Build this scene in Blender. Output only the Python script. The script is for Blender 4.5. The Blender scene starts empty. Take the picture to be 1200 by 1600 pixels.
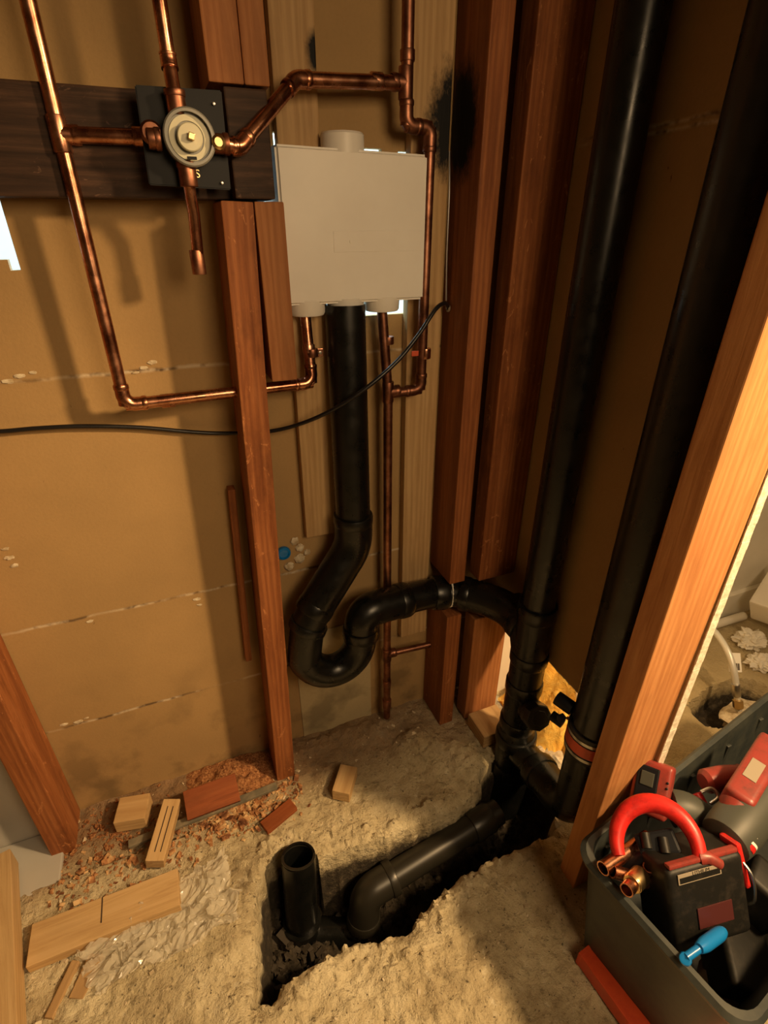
import bpy, bmesh, math, random
import numpy as np
from mathutils import Vector, Matrix, noise
random.seed(7)
# ---------------------------------------------------------------- camera, light, exposure
S = bpy.context.scene; COL = S.collection
F = 825.0; PITCH = math.radians(28.6); YAW = math.radians(21.9)
CAM = Vector((0, -.83, 1.0))
fh = Vector((math.sin(YAW), math.cos(YAW), 0)); RT = Vector((math.cos(YAW), -math.sin(YAW), 0))
FW = fh*math.cos(PITCH) - Vector((0, 0, math.sin(PITCH)))
UP = fh*math.sin(PITCH) + Vector((0, 0, math.cos(PITCH)))
cd = bpy.data.cameras.new('camera'); cam = bpy.data.objects.new('camera', cd); COL.objects.link(cam)
cd.sensor_fit = 'VERTICAL'; cd.sensor_height = 36; cd.lens = F/1600*36; cd.clip_start = .02
cam.matrix_world = Matrix.Translation(CAM) @ Matrix((RT, UP, -FW)).transposed().to_4x4()
S.camera = cam
S.view_settings.view_transform = 'Standard'; S.view_settings.look = 'None'
S.view_settings.exposure = 0.0; S.view_settings.gamma = 1.0; S.view_settings.use_curve_mapping = False
w = bpy.data.worlds.new('world'); S.world = w; w.use_nodes = True
w.node_tree.nodes['Background'].inputs[0].default_value = (1, .75, .5, 1)
w.node_tree.nodes['Background'].inputs[1].default_value = .02
S.cycles.max_bounces = 8; S.cycles.diffuse_bounces = 5; S.cycles.use_denoising = True
S.cycles.sample_clamp_indirect = 4

def lamp(name, kind, loc, energy, color, size=.1, target=None, sy=None):
    l = bpy.data.lights.new(name, kind); l.energy = energy; l.color = color
    if kind == 'AREA':
        l.size = size
        if sy: l.shape = 'RECTANGLE'; l.size_y = sy
    else: l.shadow_soft_size = size
    o = bpy.data.objects.new(name, l); COL.objects.link(o); o.location = loc
    if target is not None:
        o.rotation_euler = (Vector(target)-Vector(loc)).to_track_quat('-Z', 'Y').to_euler()
    return o
k = lamp('room_lamp', 'SPOT', (1.04, -1.055, 1.38), 128, (1, .64, .30), .06, (.10, -.20, .12))
k.data.spot_size = math.radians(88); k.data.spot_blend = .9
lamp('next_room_fill', 'POINT', (1.55, -1.1, 1.95), 17, (1, .72, .42), .1)  # added fill, brightens the next room's floor and spills through the opening
lamp('bath_fill', 'AREA', (.40, -1.30, 1.22), 7.2, (1, .68, .36), .42, (.2, -.15, .15))  # added soft fill from the front for the middle bay and floor
lamp('laundry_daylight', 'AREA', (.3, .75, 1.6), 45, (.62, .90, 1.0), .7, (.25, .5, .9))

def at(u, v, X=None, Y=None, Z=None, d=None):      # a point of the place, from its bearing and one known plane
    r = RT*((u-600)/F) + UP*((800-v)/F) + FW
    if d is None:
        if X is not None: d = (X-CAM.x)/r.x
        elif Y is not None: d = (Y-CAM.y)/r.y
        else: d = (Z-CAM.z)/r.z
    return CAM + r*d

# ---------------------------------------------------------------- object helpers
def tag(o, label=None, cat=None, group=None, kind=None):
    if label: o['label'] = label
    if cat: o['category'] = cat
    if group: o['group'] = group
    if kind: o['kind'] = kind
    return o
def thing(name, label, cat, loc, group=None):
    o = bpy.data.objects.new(name, None); COL.objects.link(o); o.location = Vector(loc); o.empty_display_size = .02
    return tag(o, label, cat, group)
def wloc(o):
    v = Vector((0, 0, 0))
    while o is not None: v += o.location; o = o.parent
    return v
def obj(name, bm, mat, parent=None, smooth=False, origin=None):
    """bm is in world coordinates; the object gets its origin at its parent's or at `origin`."""
    me = bpy.data.meshes.new(name)
    base = wloc(parent) if parent else (Vector(origin) if origin is not None else None)
    if base is None:
        xs = [v.co for v in bm.verts]; n = len(xs)
        base = Vector((sum(c.x for c in xs)/n, sum(c.y for c in xs)/n, min(c.z for c in xs)))
    bmesh.ops.translate(bm, verts=bm.verts, vec=-base)
    bmesh.ops.recalc_face_normals(bm, faces=bm.faces)
    bm.to_mesh(me); bm.free()
    for p in me.polygons: p.use_smooth = smooth
    o = bpy.data.objects.new(name, me); COL.objects.link(o)
    for m in (mat if isinstance(mat, (list, tuple)) else [mat]): me.materials.append(m)
    if parent: o.parent = parent
    else: o.location = base
    if smooth:
        me.set_sharp_from_angle(angle=math.radians(38))
    return o

def box_bm(sx, sy, sz, M=None, bevel=.0015, seg=2, bm=None):
    own = bm is None; b = bmesh.new()
    bmesh.ops.create_cube(b, size=1)
    bmesh.ops.scale(b, vec=(sx, sy, sz), verts=b.verts)
    if bevel: bmesh.ops.bevel(b, geom=list(b.edges), offset=bevel, segments=seg, affect='EDGES', profile=.6)
    if M is not None: bmesh.ops.transform(b, matrix=M, verts=b.verts)
    if own: return b
    me = bpy.data.meshes.new('t'); b.to_mesh(me); b.free(); bm.from_mesh(me); bpy.data.meshes.remove(me)
    return bm
def bb(x0, x1, y0, y1, z0, z1, bevel=.0015, bm=None):
    return box_bm(abs(x1-x0), abs(y1-y0), abs(z1-z0), Matrix.Translation(((x0+x1)/2, (y0+y1)/2, (z0+z1)/2)), bevel, bm=bm)
def fillet(pts, rad, seg=8):
    pts = [Vector(p) for p in pts]; out = [pts[0]]
    for i in range(1, len(pts)-1):
        a, b, c = pts[i-1], pts[i], pts[i+1]
        d1 = (a-b); d2 = (c-b); l1, l2 = d1.length, d2.length; d1.normalize(); d2.normalize()
        ang = d1.angle(d2)
        if ang > 3.1: out.append(b); continue
        t = min(rad/math.tan(ang/2), l1*.499, l2*.499); r = t*math.tan(ang/2)
        cen = b + (d1+d2).normalized()*(r/math.sin(ang/2))
        p0, p1 = b+d1*t, b+d2*t; v0, v1 = p0-cen, p1-cen; th = v0.angle(v1)
        for k in range(seg+1):
            s = k/seg
            out.append(cen + (v0*math.sin((1-s)*th)+v1*math.sin(s*th))/math.sin(th))
    out.append(pts[-1]); return out
def spline(pts, n=12):
    P = [Vector(p) for p in pts]; P = [2*P[0]-P[1]]+P+[2*P[-1]-P[-2]]; out = []
    for i in range(1, len(P)-2):
        for k in range(n):
            t = k/n; a, b, c, d = P[i-1:i+3]
            out.append(.5*((2*b)+(c-a)*t+(2*a-5*b+4*c-d)*t*t+(3*b-a-3*c+d)*t**3))
    out.append(P[-2]); return out
def tube(pts, r, seg=20, bm=None, caps=True, inner=None):
    """round tube along pts; r a number or one per point; inner: wall thickness for an open hollow tube"""
    bm = bm or bmesh.new(); pts = [Vector(p) for p in pts]; n = len(pts)
    rr = r if isinstance(r, (list, tuple)) else [r]*n
    T = []
    for i in range(n):
        d = pts[min(i+1, n-1)]-pts[max(i-1, 0)]
        T.append(d.normalized() if d.length > 1e-9 else (T[-1] if T else Vector((0, 0, 1))))
    a = Vector((0, 0, 1)) if abs(T[0].z) < .9 else Vector((1, 0, 0))
    N = (a - T[0]*a.dot(T[0])).normalized(); Ns = [N]
    for i in range(1, n):
        N = Ns[-1] - T[i]*Ns[-1].dot(T[i]); Ns.append(N.normalized())
    def ring(i, rad):
        B = T[i].cross(Ns[i])
        return [bm.verts.new(pts[i]+(Ns[i]*math.cos(2*math.pi*k/seg)+B*math.sin(2*math.pi*k/seg))*rad) for k in range(seg)]
    rings = [ring(i, rr[i]) for i in range(n)]
    def join(A, B):
        for k in range(seg): bm.faces.new((A[k], A[(k+1) % seg], B[(k+1) % seg], B[k]))
    for i in range(n-1): join(rings[i], rings[i+1])
    if inner:
        ins = [ring(i, rr[i]-inner) for i in range(n)]
        for i in range(n-1): join(ins[i+1], ins[i])
        join(ins[0], rings[0]); join(rings[-1], ins[-1])
    elif caps:
        bm.faces.new(rings[0][::-1]); bm.faces.new(rings[-1])
    return bm
def sleeve(p, d, L, r, bm=None, lip=.12, seg=24):
    """collar centred at p along d with softened ends"""
    d = Vector(d).normalized(); p = Vector(p); e = min(r*lip, L*.2)
    return tube([p-d*L/2, p-d*(L/2-e*.15), p-d*(L/2-e), p+d*(L/2-e), p+d*(L/2-e*.15), p+d*L/2],
                [r-e*.9, r-e*.3, r, r, r-e*.3, r-e*.9], seg, bm)
def run(root, pts, r, mat, bend=None, fit=1.16, hub=None, name='elbow', seg=20, ends=()):
    """straight pipes between the corners, an elbow fitting on every corner"""
    pts = [Vector(p) for p in pts]; bend = bend or r*1.9; hub = hub or r*1.6
    for i in range(len(pts)-1):
        obj('pipe', tube([pts[i], pts[i+1]], r, seg), mat, root, True)
    for i in range(1, len(pts)-1):
        a, b, c = pts[i-1], pts[i], pts[i+1]; d1 = (a-b).normalized(); d2 = (c-b).normalized()
        ang = d1.angle(d2); t = bend/math.tan(ang/2)
        L = t+hub; L1 = min(L, (a-b).length*.6); L2 = min(L, (c-b).length*.6)
        pp = fillet([b+d1*L1, b, b+d2*L2], min(bend, min(L1, L2)*.9*math.tan(ang/2)), 10)
        R = r*fit; e = r*.08
        bm = tube(pp, [R-e]+[R]*(len(pp)-2)+[R-e], seg)
        sleeve(b+d1*(L1-hub*.3), d1, hub*.5, R*1.05, bm, seg=seg); sleeve(b+d2*(L2-hub*.3), d2, hub*.5, R*1.05, bm, seg=seg)
        obj(name, bm, mat, root, True)
def lathe(prof, M=None, seg=32, bm=None):
    """prof: (radius, height) pairs about local Z"""
    bm = bm or bmesh.new(); rings = []
    for r, z in prof:
        if r < 1e-6: rings.append([bm.verts.new((0, 0, z))])
        else: rings.append([bm.verts.new((r*math.cos(2*math.pi*k/seg), r*math.sin(2*math.pi*k/seg), z)) for k in range(seg)])
    vs = [v for q in rings for v in q]
    for A, B in zip(rings, rings[1:]):
        for k in range(seg):
            k2 = (k+1) % seg
            if len(A) == 1 and len(B) == 1: continue
            if len(A) == 1: bm.faces.new((A[0], B[k], B[k2]))
            elif len(B) == 1: bm.faces.new((A[k], A[k2], B[0]))
            else: bm.faces.new((A[k], A[k2], B[k2], B[k]))
    if M is not None: bmesh.ops.transform(bm, matrix=M, verts=vs)
    return bm
def axis(p, d):
    return Matrix.Translation(Vector(p)) @ Vector(d).to_track_quat('Z', 'Y').to_matrix().to_4x4()
def lump(p, sx, sy, sz, amp=.3, f=3, sub=3, seed=0, M=None):
    bm = bmesh.new(); bmesh.ops.create_icosphere(bm, subdivisions=sub, radius=1)
    for v in bm.verts:
        n = noise.fractal(v.co*f*.5+Vector((seed, seed*2, 0)), 1, 2, 4)
        v.co *= 1+amp*n
    bmesh.ops.scale(bm, vec=(sx, sy, sz), verts=bm.verts)
    bmesh.ops.transform(bm, matrix=Matrix.Translation(Vector(p)) @ (M or Matrix()), verts=bm.verts)
    return bm

# ---------------------------------------------------------------- materials
class NT:
    def __init__(s, name):
        s.m = bpy.data.materials.new(name); s.m.use_nodes = True; s.t = s.m.node_tree; s.n = s.t.nodes; s.l = s.t.links
        s.b = s.n['Principled BSDF']
    def a(s, kind, **k):
        n = s.n.new(kind)
        for q, v in k.items():
            if q in n.inputs.keys(): n.inputs[q].default_value = v
            else: setattr(n, q, v)
        return n
    def link(s, a, b): s.l.new(a, b)
    def coord(s, scale=(1, 1, 1), world=False):
        m = s.a('ShaderNodeMapping'); m.inputs['Scale'].default_value = scale
        if world: g = s.a('ShaderNodeNewGeometry'); s.link(g.outputs['Position'], m.inputs[0])
        else: g = s.a('ShaderNodeTexCoord'); s.link(g.outputs['Object'], m.inputs[0])
        return m.outputs[0]
    def noise(s, co, scale, detail=5, rough=.6, dist=0):
        n = s.a('ShaderNodeTexNoise', Scale=scale, Detail=detail, Roughness=rough, Distortion=dist); s.link(co, n.inputs['Vector']); return n.outputs['Fac']
    def ramp(s, fac, stops):
        r = s.a('ShaderNodeValToRGB'); e = r.color_ramp.elements
        while len(e) < len(stops): e.new(.5)
        for i, (p, c) in enumerate(stops):
            e[i].position = p; e[i].color = (*c, 1) if len(c) == 3 else c
        s.link(fac, r.inputs[0]); return r.outputs[0]
    def gray(s, fac, p0, p1, v0=0, v1=1):
        return s.ramp(fac, [(p0, (v0,)*3), (p1, (v1,)*3)])
    def mix(s, fac, a, b, mode='MIX'):
        m = s.a('ShaderNodeMix', data_type='RGBA', blend_type=mode)
        for sock, v in ((m.inputs[0], fac), (m.inputs[6], a), (m.inputs[7], b)):
            if isinstance(v, (int, float)): sock.default_value = v
            elif isinstance(v, tuple): sock.default_value = (*v, 1)
            else: s.link(v, sock)
        return m.outputs[2]
    def math(s, op, a, b=0, c=None, clamp=False):
        m = s.a('ShaderNodeMath', operation=op, use_clamp=clamp)
        for sock, v in zip(m.inputs, (a, b, c)):
            if v is None: continue
            if isinstance(v, (int, float)): sock.default_value = v
            else: s.link(v, sock)
        return m.outputs[0]
    def xyz(s, co):
        n = s.a('ShaderNodeSeparateXYZ'); s.link(co, n.inputs[0]); return n.outputs
    def out(s, col=None, rough=None, bump=None, strength=.3, dist=.002, metal=0, **k):
        if col is not None:
            if isinstance(col, tuple): s.b.inputs['Base Color'].default_value = (*col, 1)
            else: s.link(col, s.b.inputs['Base Color'])
        if rough is not None:
            if isinstance(rough, (int, float)): s.b.inputs['Roughness'].default_value = rough
            else: s.link(rough, s.b.inputs['Roughness'])
        s.b.inputs['Metallic'].default_value = metal
        if bump is not None:
            b = s.a('ShaderNodeBump', Strength=strength, Distance=dist); s.link(bump, b.inputs['Height']); s.link(b.outputs[0], s.b.inputs['Normal'])
        for q, v in k.items(): s.b.inputs[q].default_value = v
        return s.m
def wood(name, c1, c2, c3, dirt=.3, soot=(), rough=.6, spots=.0):
    t = NT(name); co = t.coord((22, 22, 1.6)); n = t.noise(co, 4, 8, .65, .6)
    ring = t.a('ShaderNodeTexWave', wave_type='BANDS', bands_direction='X', Scale=2.2, Distortion=7, Detail=3)
    ring.inputs['Detail Scale'].default_value = 1.2; t.link(t.coord((14, 14, .9)), ring.inputs['Vector'])
    base = t.ramp(n, [(.25, c1), (.5, c2), (.8, c3)])
    base = t.mix(t.gray(ring.outputs['Fac'], .2, .9, 0, .45), base, c1)
    pt = t.noise(t.coord((1, 1, .5)), 14, 6, .7)
    base = t.mix(t.gray(pt, .52, .75, 0, dirt), base, (c1[0]*.35, c1[1]*.3, c1[2]*.3))
    sc = t.noise(t.coord((1, 1, .45)), 60, 4, .75, 1.2)
    base = t.mix(t.gray(sc, .70-spots, .76-spots, 0, .55), base, (min(1, c3[0]*1.5), min(1, c3[1]*1.6), min(1, c3[2]*1.7)))
    if soot:
        wco = t.coord(world=True)
        for (sx, sy, sz, R, zs) in soot:
            x, y, z = t.xyz(wco)
            dx = t.math('SUBTRACT', x, sx); dy = t.math('SUBTRACT', y, sy); dz = t.math('MULTIPLY', t.math('SUBTRACT', z, sz), zs)
            q = t.math('SQRT', t.math('ADD', t.math('ADD', t.math('MULTIPLY', dx, dx), t.math('MULTIPLY', dy, dy)), t.math('MULTIPLY', dz, dz)))
            q = t.math('ADD', q, t.math('MULTIPLY', t.math('SUBTRACT', t.noise(t.coord((1, 1, .6), True), 90, 5, .7), .5), R*.9))
            base = t.mix(t.gray(q, R*.75, R*1.15, 1, 0), base, (.004, .004, .005))
    return t.out(base, rough, n, .35, .002, **{'Specular IOR Level': .22})
CRN1, CRN2, CRN3 = (.16, .05, .018), (.30, .105, .035), (.42, .17, .065)
M = {}
M['stud'] = wood('old_fir', CRN1, CRN2, CRN3, .6, spots=.085)
M['stud_soot'] = wood('old_fir_scorched', CRN1, CRN2, CRN3, .35, soot=[(.432, -.030, 1.122, .043, .62)])
M['stud_clean'] = wood('clean_fir', (.27, .10, .035), (.40, .17, .065), (.50, .235, .10), .3)
M['stud_lit'] = wood('fir_lit_tone', (.38, .155, .055), (.54, .25, .095), (.62, .32, .135), .2)  # lighter copy of the stud wood, lamplight on the end stud put into its colour
M['pine'] = wood('pine', (.44, .27, .12), (.60, .41, .20), (.68, .48, .26), .12)
M['plank'] = wood('furring_pine', (.36, .22, .10), (.50, .33, .16), (.58, .40, .21), .15)
M['plank_scorch'] = wood('furring_pine_scorched', (.36, .22, .10), (.50, .33, .16), (.58, .40, .21), .15, soot=[(.236, -.02, 1.185, .012, .6), (.432, -.030, 1.122, .043, .62)])
M['dark_wood'] = wood('weathered_fir', (.022, .013, .010), (.055, .030, .020), (.13, .07, .045), .7, spots=.06)
M['red_wood'] = wood('red_fir', (.17, .045, .015), (.30, .085, .028), (.38, .13, .045), .4)

def board(name, base, seams):
    t = NT(name); co = t.coord(world=True); x, y, z = t.xyz(co)
    n1 = t.noise(co, 3, 6, .6); n2 = t.noise(co, 220, 3, .6)
    c = t.mix(t.gray(n1, .3, .75), tuple(v*.82 for v in base), tuple(v*1.12 for v in base))
    c = t.mix(t.gray(n2, .45, .8, 0, .18), c, tuple(v*.6 for v in base))
    fl = t.noise(t.coord((1, 1, .5), True), 42, 3, .6, .3)
    c = t.mix(t.gray(fl, .74, .78, 0, .8), c, (.10, .045, .02))
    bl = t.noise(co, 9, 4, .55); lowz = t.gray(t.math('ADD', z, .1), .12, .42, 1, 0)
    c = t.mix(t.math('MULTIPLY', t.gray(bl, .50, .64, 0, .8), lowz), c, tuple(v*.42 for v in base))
    wob = t.noise(co, 16, 4, .6); vis = t.noise(co, 7, 2, .5); tone = t.noise(co, 30, 3, .6); h = n2
    for z0, sl, wd in seams:
        d = t.math('SUBTRACT', z, t.math('ADD', t.math('MULTIPLY', x, sl), z0))
        d = t.math('ABSOLUTE', t.math('ADD', d, t.math('MULTIPLY', t.math('SUBTRACT', wob, .5), .010)))
        m = t.math('MULTIPLY', t.gray(d, wd*.4, wd, 1, 0), t.gray(vis, .36, .52, .15, 1))
        c = t.mix(m, c, t.ramp(tone, [(.42, (.09, .055, .03)), (.55, (.62, .52, .38))]))
        h = t.math('SUBTRACT', h, t.math('MULTIPLY', m, 1.2))
    return t.out(c, .85, h, .25, .0015)
M['board'] = board('gypsum_lath_paper', (.41, .265, .115), [(.8165, 0, .0022), (.421, 0, .0018), (.19, .0, .0024)])
M['board_right'] = board('drywall_paper_back', (.40, .26, .115), [(1.103, 0, .0016), (1.096, 0, .0012)])
M['board_low'] = board('grey_lath_paper', (.50, .41, .24), [])
t = NT('gypsum_edge'); M['gypsum'] = t.out(t.mix(t.gray(t.noise(t.coord(world=True), 90, 5, .7), .35, .7), (.55, .50, .38), (.88, .84, .72)), .9, t.noise(t.coord(world=True), 140, 4), .6, .002)
t = NT('white_paint'); M['white_wall'] = t.out(t.mix(t.gray(t.noise(t.coord(world=True), 5, 5), .3, .8), (.72, .68, .58), (.84, .81, .72)), .6, t.noise(t.coord(world=True), 60, 4), .15, .002)
t = NT('grey_paint'); M['grey_wall'] = t.out(t.mix(t.gray(t.noise(t.coord(world=True), 4, 5), .3, .8), (.46, .45, .42), (.56, .55, .51)), .55)
M['bare'] = NT('bare_boards').out((.20, .14, .08), .9)
M['laundry'] = NT('laundry_paint').out((.85, .9, .93), .8)

t = NT('broken_concrete'); co = t.coord(world=True); x, y, z = t.xyz(co)
n1 = t.noise(co, 9, 8, .7); n2 = t.noise(co, 55, 6, .7); n3 = t.noise(co, 160, 3, .7)
c = t.ramp(n1, [(.30, (.33, .26, .15)), (.48, (.56, .475, .30)), (.66, (.72, .64, .44))])
c = t.mix(t.gray(n2, .54, .70, 0, .65), c, (.17, .13, .07)); c = t.mix(t.gray(n2, .30, .42, .55, 0), c, (.82, .76, .58))
c = t.mix(t.gray(n3, .62, .69, 0, .85), c, (.05, .035, .02))
# rust-brown sawdust and dirt left along the foot of the wall
dm = t.math('ADD', t.math('MULTIPLY', t.math('ADD', y, .175), 9), t.math('MULTIPLY', t.math('SUBTRACT', n1, .5), 2.4))
xm = t.gray(t.math('ADD', t.math('MULTIPLY', x, .8), .5), .55, .95, 1, .6)
rr = t.gray(t.math('ADD', x, 0), .58, .62, 1, 0)
c = t.mix(t.math('MULTIPLY', t.math('MULTIPLY', t.gray(dm, .0, .8, 0, .8), xm), rr), c, t.ramp(n2, [(.35, (.13, .06, .025)), (.6, (.28, .15, .07))]))
# smoother cement floor of the next room
c = t.mix(t.gray(x, .60, .66, 0, 1), c, t.ramp(n1, [(.3, (.42, .33, .18)), (.7, (.56, .46, .27))]))
# the ground under the slab
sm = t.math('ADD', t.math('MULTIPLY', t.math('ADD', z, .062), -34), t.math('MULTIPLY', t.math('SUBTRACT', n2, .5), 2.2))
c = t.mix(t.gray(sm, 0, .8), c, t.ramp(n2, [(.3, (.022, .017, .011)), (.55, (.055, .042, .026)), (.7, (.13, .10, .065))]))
h = t.math('ADD', t.math('MULTIPLY', n1, .5), t.math('ADD', n2, t.math('MULTIPLY', n3, .4)))
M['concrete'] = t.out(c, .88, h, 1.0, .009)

t = NT('copper'); co = t.coord((1, 1, 1), True); n = t.noise(co, 26, 5, .65)
c = t.ramp(n, [(.32, (.22, .085, .05)), (.48, (.50, .22, .13)), (.66, (.80, .44, .29))])
M['copper'] = t.out(c, t.gray(t.noise(co, 40, 4), .3, .7, .18, .36), None, metal=1)
t = NT('dull_copper'); co = t.coord((1, 1, 1), True); n = t.noise(co, 30, 5, .65)
c = t.ramp(n, [(.32, (.13, .055, .033)), (.5, (.30, .13, .08)), (.7, (.5, .25, .16))])
M['copper_dull'] = t.out(c, .42, None, metal=1)
M['brass'] = NT('brass').out((.72, .52, .26), .3, metal=1)
M['solder'] = NT('solder').out((.62, .56, .5), .35, metal=1)
t = NT('abs_plastic'); n = t.noise(t.coord(world=True), 35, 5, .6)
M['abs'] = t.out(t.mix(t.gray(n, .5, .8, 0, .5), (.005, .0055, .005), (.012, .0105, .009)), t.gray(n, .35, .7, .24, .42), n, .05, .001)
M['abs_dusty'] = NT('dusty_abs').out((.022, .020, .015), .34)
M['rubber'] = NT('black_rubber').out((.013, .012, .014), .45)
M['black'] = NT('black_plastic').out((.006, .007, .010), .5, **{'Specular IOR Level': .25})
t = NT('black_plastic_worn'); n = t.noise(t.coord(), 60, 5, .7)
M['black_worn'] = t.out(t.mix(t.gray(n, .5, .8, 0, .6), (.009, .009, .008), (.045, .036, .028)), .5, n, .1, **{'Specular IOR Level': .3})
t = NT('white_plastic'); n = t.noise(t.coord(), 12, 4)
M['white_plastic'] = t.out(t.mix(t.gray(n, .3, .8), (.80, .77, .72), (.88, .86, .81)), .42, **{'Subsurface Weight': 0.0})
M['valve_grey'] = NT('grey_valve_plastic').out((.20, .20, .18), .3)
M['valve_cream'] = NT('cream_valve_plastic').out((.60, .58, .42), .35)
M['wire'] = NT('black_cable').out((.01, .009, .01), .35)
M['thin'] = NT('grey_tubing').out((.35, .33, .32), .3, metal=.6)
t = NT('fibreglass'); co = t.coord(world=True); n = t.noise(co, 24, 6, .7, .8)
M['insul'] = t.out(t.ramp(n, [(.3, (.80, .36, .04)), (.5, (.93, .55, .10)), (.7, (.96, .68, .20))]), .95, n, .8, .01)
def red(name, a, b):
    t = NT(name); n = t.noise(t.coord(), 55, 5, .7)
    return t.out(t.mix(t.gray(n, .48, .74), a, b), .38, n, .08)
M['red'] = red('red_enamel', (.62, .022, .018), (.30, .012, .012))
M['red_dusty'] = red('dusty_red_plastic', (.26, .038, .030), (.12, .035, .028))
M['level_red'] = red('orange_red_paint', (.60, .075, .022), (.50, .05, .018))
M['blue'] = NT('blue_plastic').out((.006, .17, .50), .3)
t = NT('tote_plastic'); n = t.noise(t.coord(), 18, 5, .7)
M['tote'] = t.out(t.mix(t.gray(n, .4, .8), (.026, .033, .034), (.065, .07, .058)), .45, n, .06)
M['grey_green'] = NT('grey_green_plastic').out((.05, .055, .045), .5)
M['label_red'] = NT('red_label').out((.60, .09, .035), .45)
M['label_white'] = NT('white_label').out((.78, .75, .68), .5)
M['label_dull'] = NT('dull_label').out((.30, .26, .20), .45)
M['label_dark'] = NT('dark_red_label').out((.07, .018, .018), .4)
M['steel'] = NT('steel').out((.55, .53, .5), .3, metal=1)
M['ink'] = NT('pencil_line').out((.05, .03, .02), .8)
M['hose'] = NT('braided_hose').out((.66, .66, .62), .35, metal=.3)
t = NT('sawdust'); n = t.noise(t.coord(world=True), 260, 4, .7)
M['sawdust'] = t.out(t.ramp(n, [(.35, (.14, .045, .016)), (.5, (.36, .15, .055)), (.66, (.58, .32, .14))]), .95, n, .9, .004)
t = NT('chips'); n = t.noise(t.coord(world=True), 45, 3)
M['chips'] = t.out(t.ramp(n, [(.38, (.16, .06, .025)), (.5, (.42, .20, .08)), (.62, (.66, .46, .24))]), .85)
t = NT('plaster'); n = t.noise(t.coord(world=True), 70, 5)
M['plaster'] = t.out(t.ramp(n, [(.35, (.42, .32, .19)), (.65, (.74, .66, .50))]), .9, n, .5, .003)
M['blue_grey'] = NT('dusty_sill_metal').out(None, .55)
t = NT('dusty_sill'); n = t.noise(t.coord(world=True), 40, 5)
M['sill'] = t.out(t.ramp(n, [(.4, (.14, .13, .095)), (.7, (.26, .22, .15))]), .6)
# clear plastic film
t = NT('plastic_film'); n = t.noise(t.coord(world=True), 30, 4)
t.b.inputs['Alpha'].default_value = .46; t.b.inputs['Specular IOR Level'].default_value = .9
M['film'] = t.out((.80, .76, .64), .10, n, .25, .004)

# ---------------------------------------------------------------- the setting
G = -.035
pit_px = [(400,1400),(418,1352),(440,1335),(495,1343),(550,1325),(610,1305),(665,1283),(720,1260),(748,1235),(757,1195),(800,1172),(850,1192),(880,1245),(862,1300),(790,1330),(730,1362),(692,1388),(655,1425),(640,1452),(600,1465),(555,1468),(520,1490),(480,1512),(440,1545),(420,1572),(398,1578),(396,1520),(402,1440)]
pit = np.array([tuple(at(u, v, Z=G))[:2] for u, v in pit_px])
def sdf(PX, PY, poly):
    d = np.full(PX.shape, 1e9); ins = np.zeros(PX.shape, bool); n = len(poly)
    for i in range(n):
        ax, ay = poly[i]; bx, by = poly[(i+1) % n]; ex, ey = bx-ax, by-ay
        t_ = np.clip(((PX-ax)*ex+(PY-ay)*ey)/(ex*ex+ey*ey), 0, 1)
        d = np.minimum(d, np.hypot(PX-ax-ex*t_, PY-ay-ey*t_))
        c_ = ((ay > PY) != (by > PY)) & (PX < (bx-ax)*(PY-ay)/((by-ay) if by != ay else 1e-9)+ax)
        ins ^= c_
    return np.where(ins, -d, d)
def sm(a, b, x): t_ = np.clip((x-a)/(b-a), 0, 1); return t_*t_*(3-2*t_)
def axis_list(parts):
    out = []
    for a, b, s in parts: out += list(np.arange(a, b, s))
    out.append(parts[-1][1]); return np.array(out)
gx = axis_list([(-1.2, -.5, .1), (-.5, .62, .0042), (.62, 1.4, .011), (1.4, 2.4, .1)])
gy = axis_list([(-2.4, -.64, .08), (-.64, -.0, .0042), (0, .08, .02)])
GX, GY = np.meshgrid(gx, gy)
def fb(x, y, f, o=4, s=0): return noise.fractal(Vector((x*f+s, y*f-s, s*.37)), .9, 2.0, o)
N1 = np.array([[fb(x, y, 14, 4, 3) for x in gx] for y in gy]); N2 = np.array([[fb(x, y, 60, 3, 9) for x in gx] for y in gy])
WX = GX+.007*N1+.0045*N2; WY = GY+.006*N1-.0045*N2
D = sdf(WX, WY, pit)
H = np.full(GX.shape, G)
smooth_r = sm(.61, .66, GX)
H += (1-smooth_r)*(N1*.005+N2*.0032)+smooth_r*N1*.0015
near = np.exp(-(np.maximum(D, 0)/.055)**2)*(1-smooth_r)
H += near*(np.abs(N2)*.010*(D > -.01)-.008*sm(.02, 0, D)+N1*.009)
H -= (.15+.035*N1+.02*N2)*sm(.003, -.014, D)
def mound(x, y, rx, ry, h):
    global H
    H = H+h*np.exp(-(((GX-x)/rx)**2+((GY-y)/ry)**2))*(1+.25*N2)
mound(.36, -.115, .05, .04, .030); mound(.44, -.19, .05, .05, .022); mound(.30, -.05, .07, .03, .014); mound(.17, -.03, .08, .02, .012)
mound(.60, -.25, .05, .12, .018); mound(.2, -.52, .10, .06, .010); mound(-.30, -.40, .05, .06, .010)
H += .012*sm(-.135, -.145, GY+.006*N1)*sm(.12, .02, GX)*(GX < .2)          # slab edge left of the trench
H -= .070*sm(1.0, .82, np.hypot((GX-1.145)/.125, (GY+.300)/.062)+.12*N1)       # broken hole in the next room
H = np.where(np.hypot(GX-.050, GY+.286) < .042, np.minimum(H, -.20), H)
bm = bmesh.new()
V = [[bm.verts.new((gx[i], gy[j], H[j, i])) for i in range(len(gx))] for j in range(len(gy))]
for j in range(len(gy)-1):
    for i in range(len(gx)-1): bm.faces.new((V[j][i], V[j][i+1], V[j+1][i+1], V[j+1][i]))
floor = obj('floor', bm, M['concrete'], smooth=True, origin=(0, 0, 0)); tag(floor, kind='structure')
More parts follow.
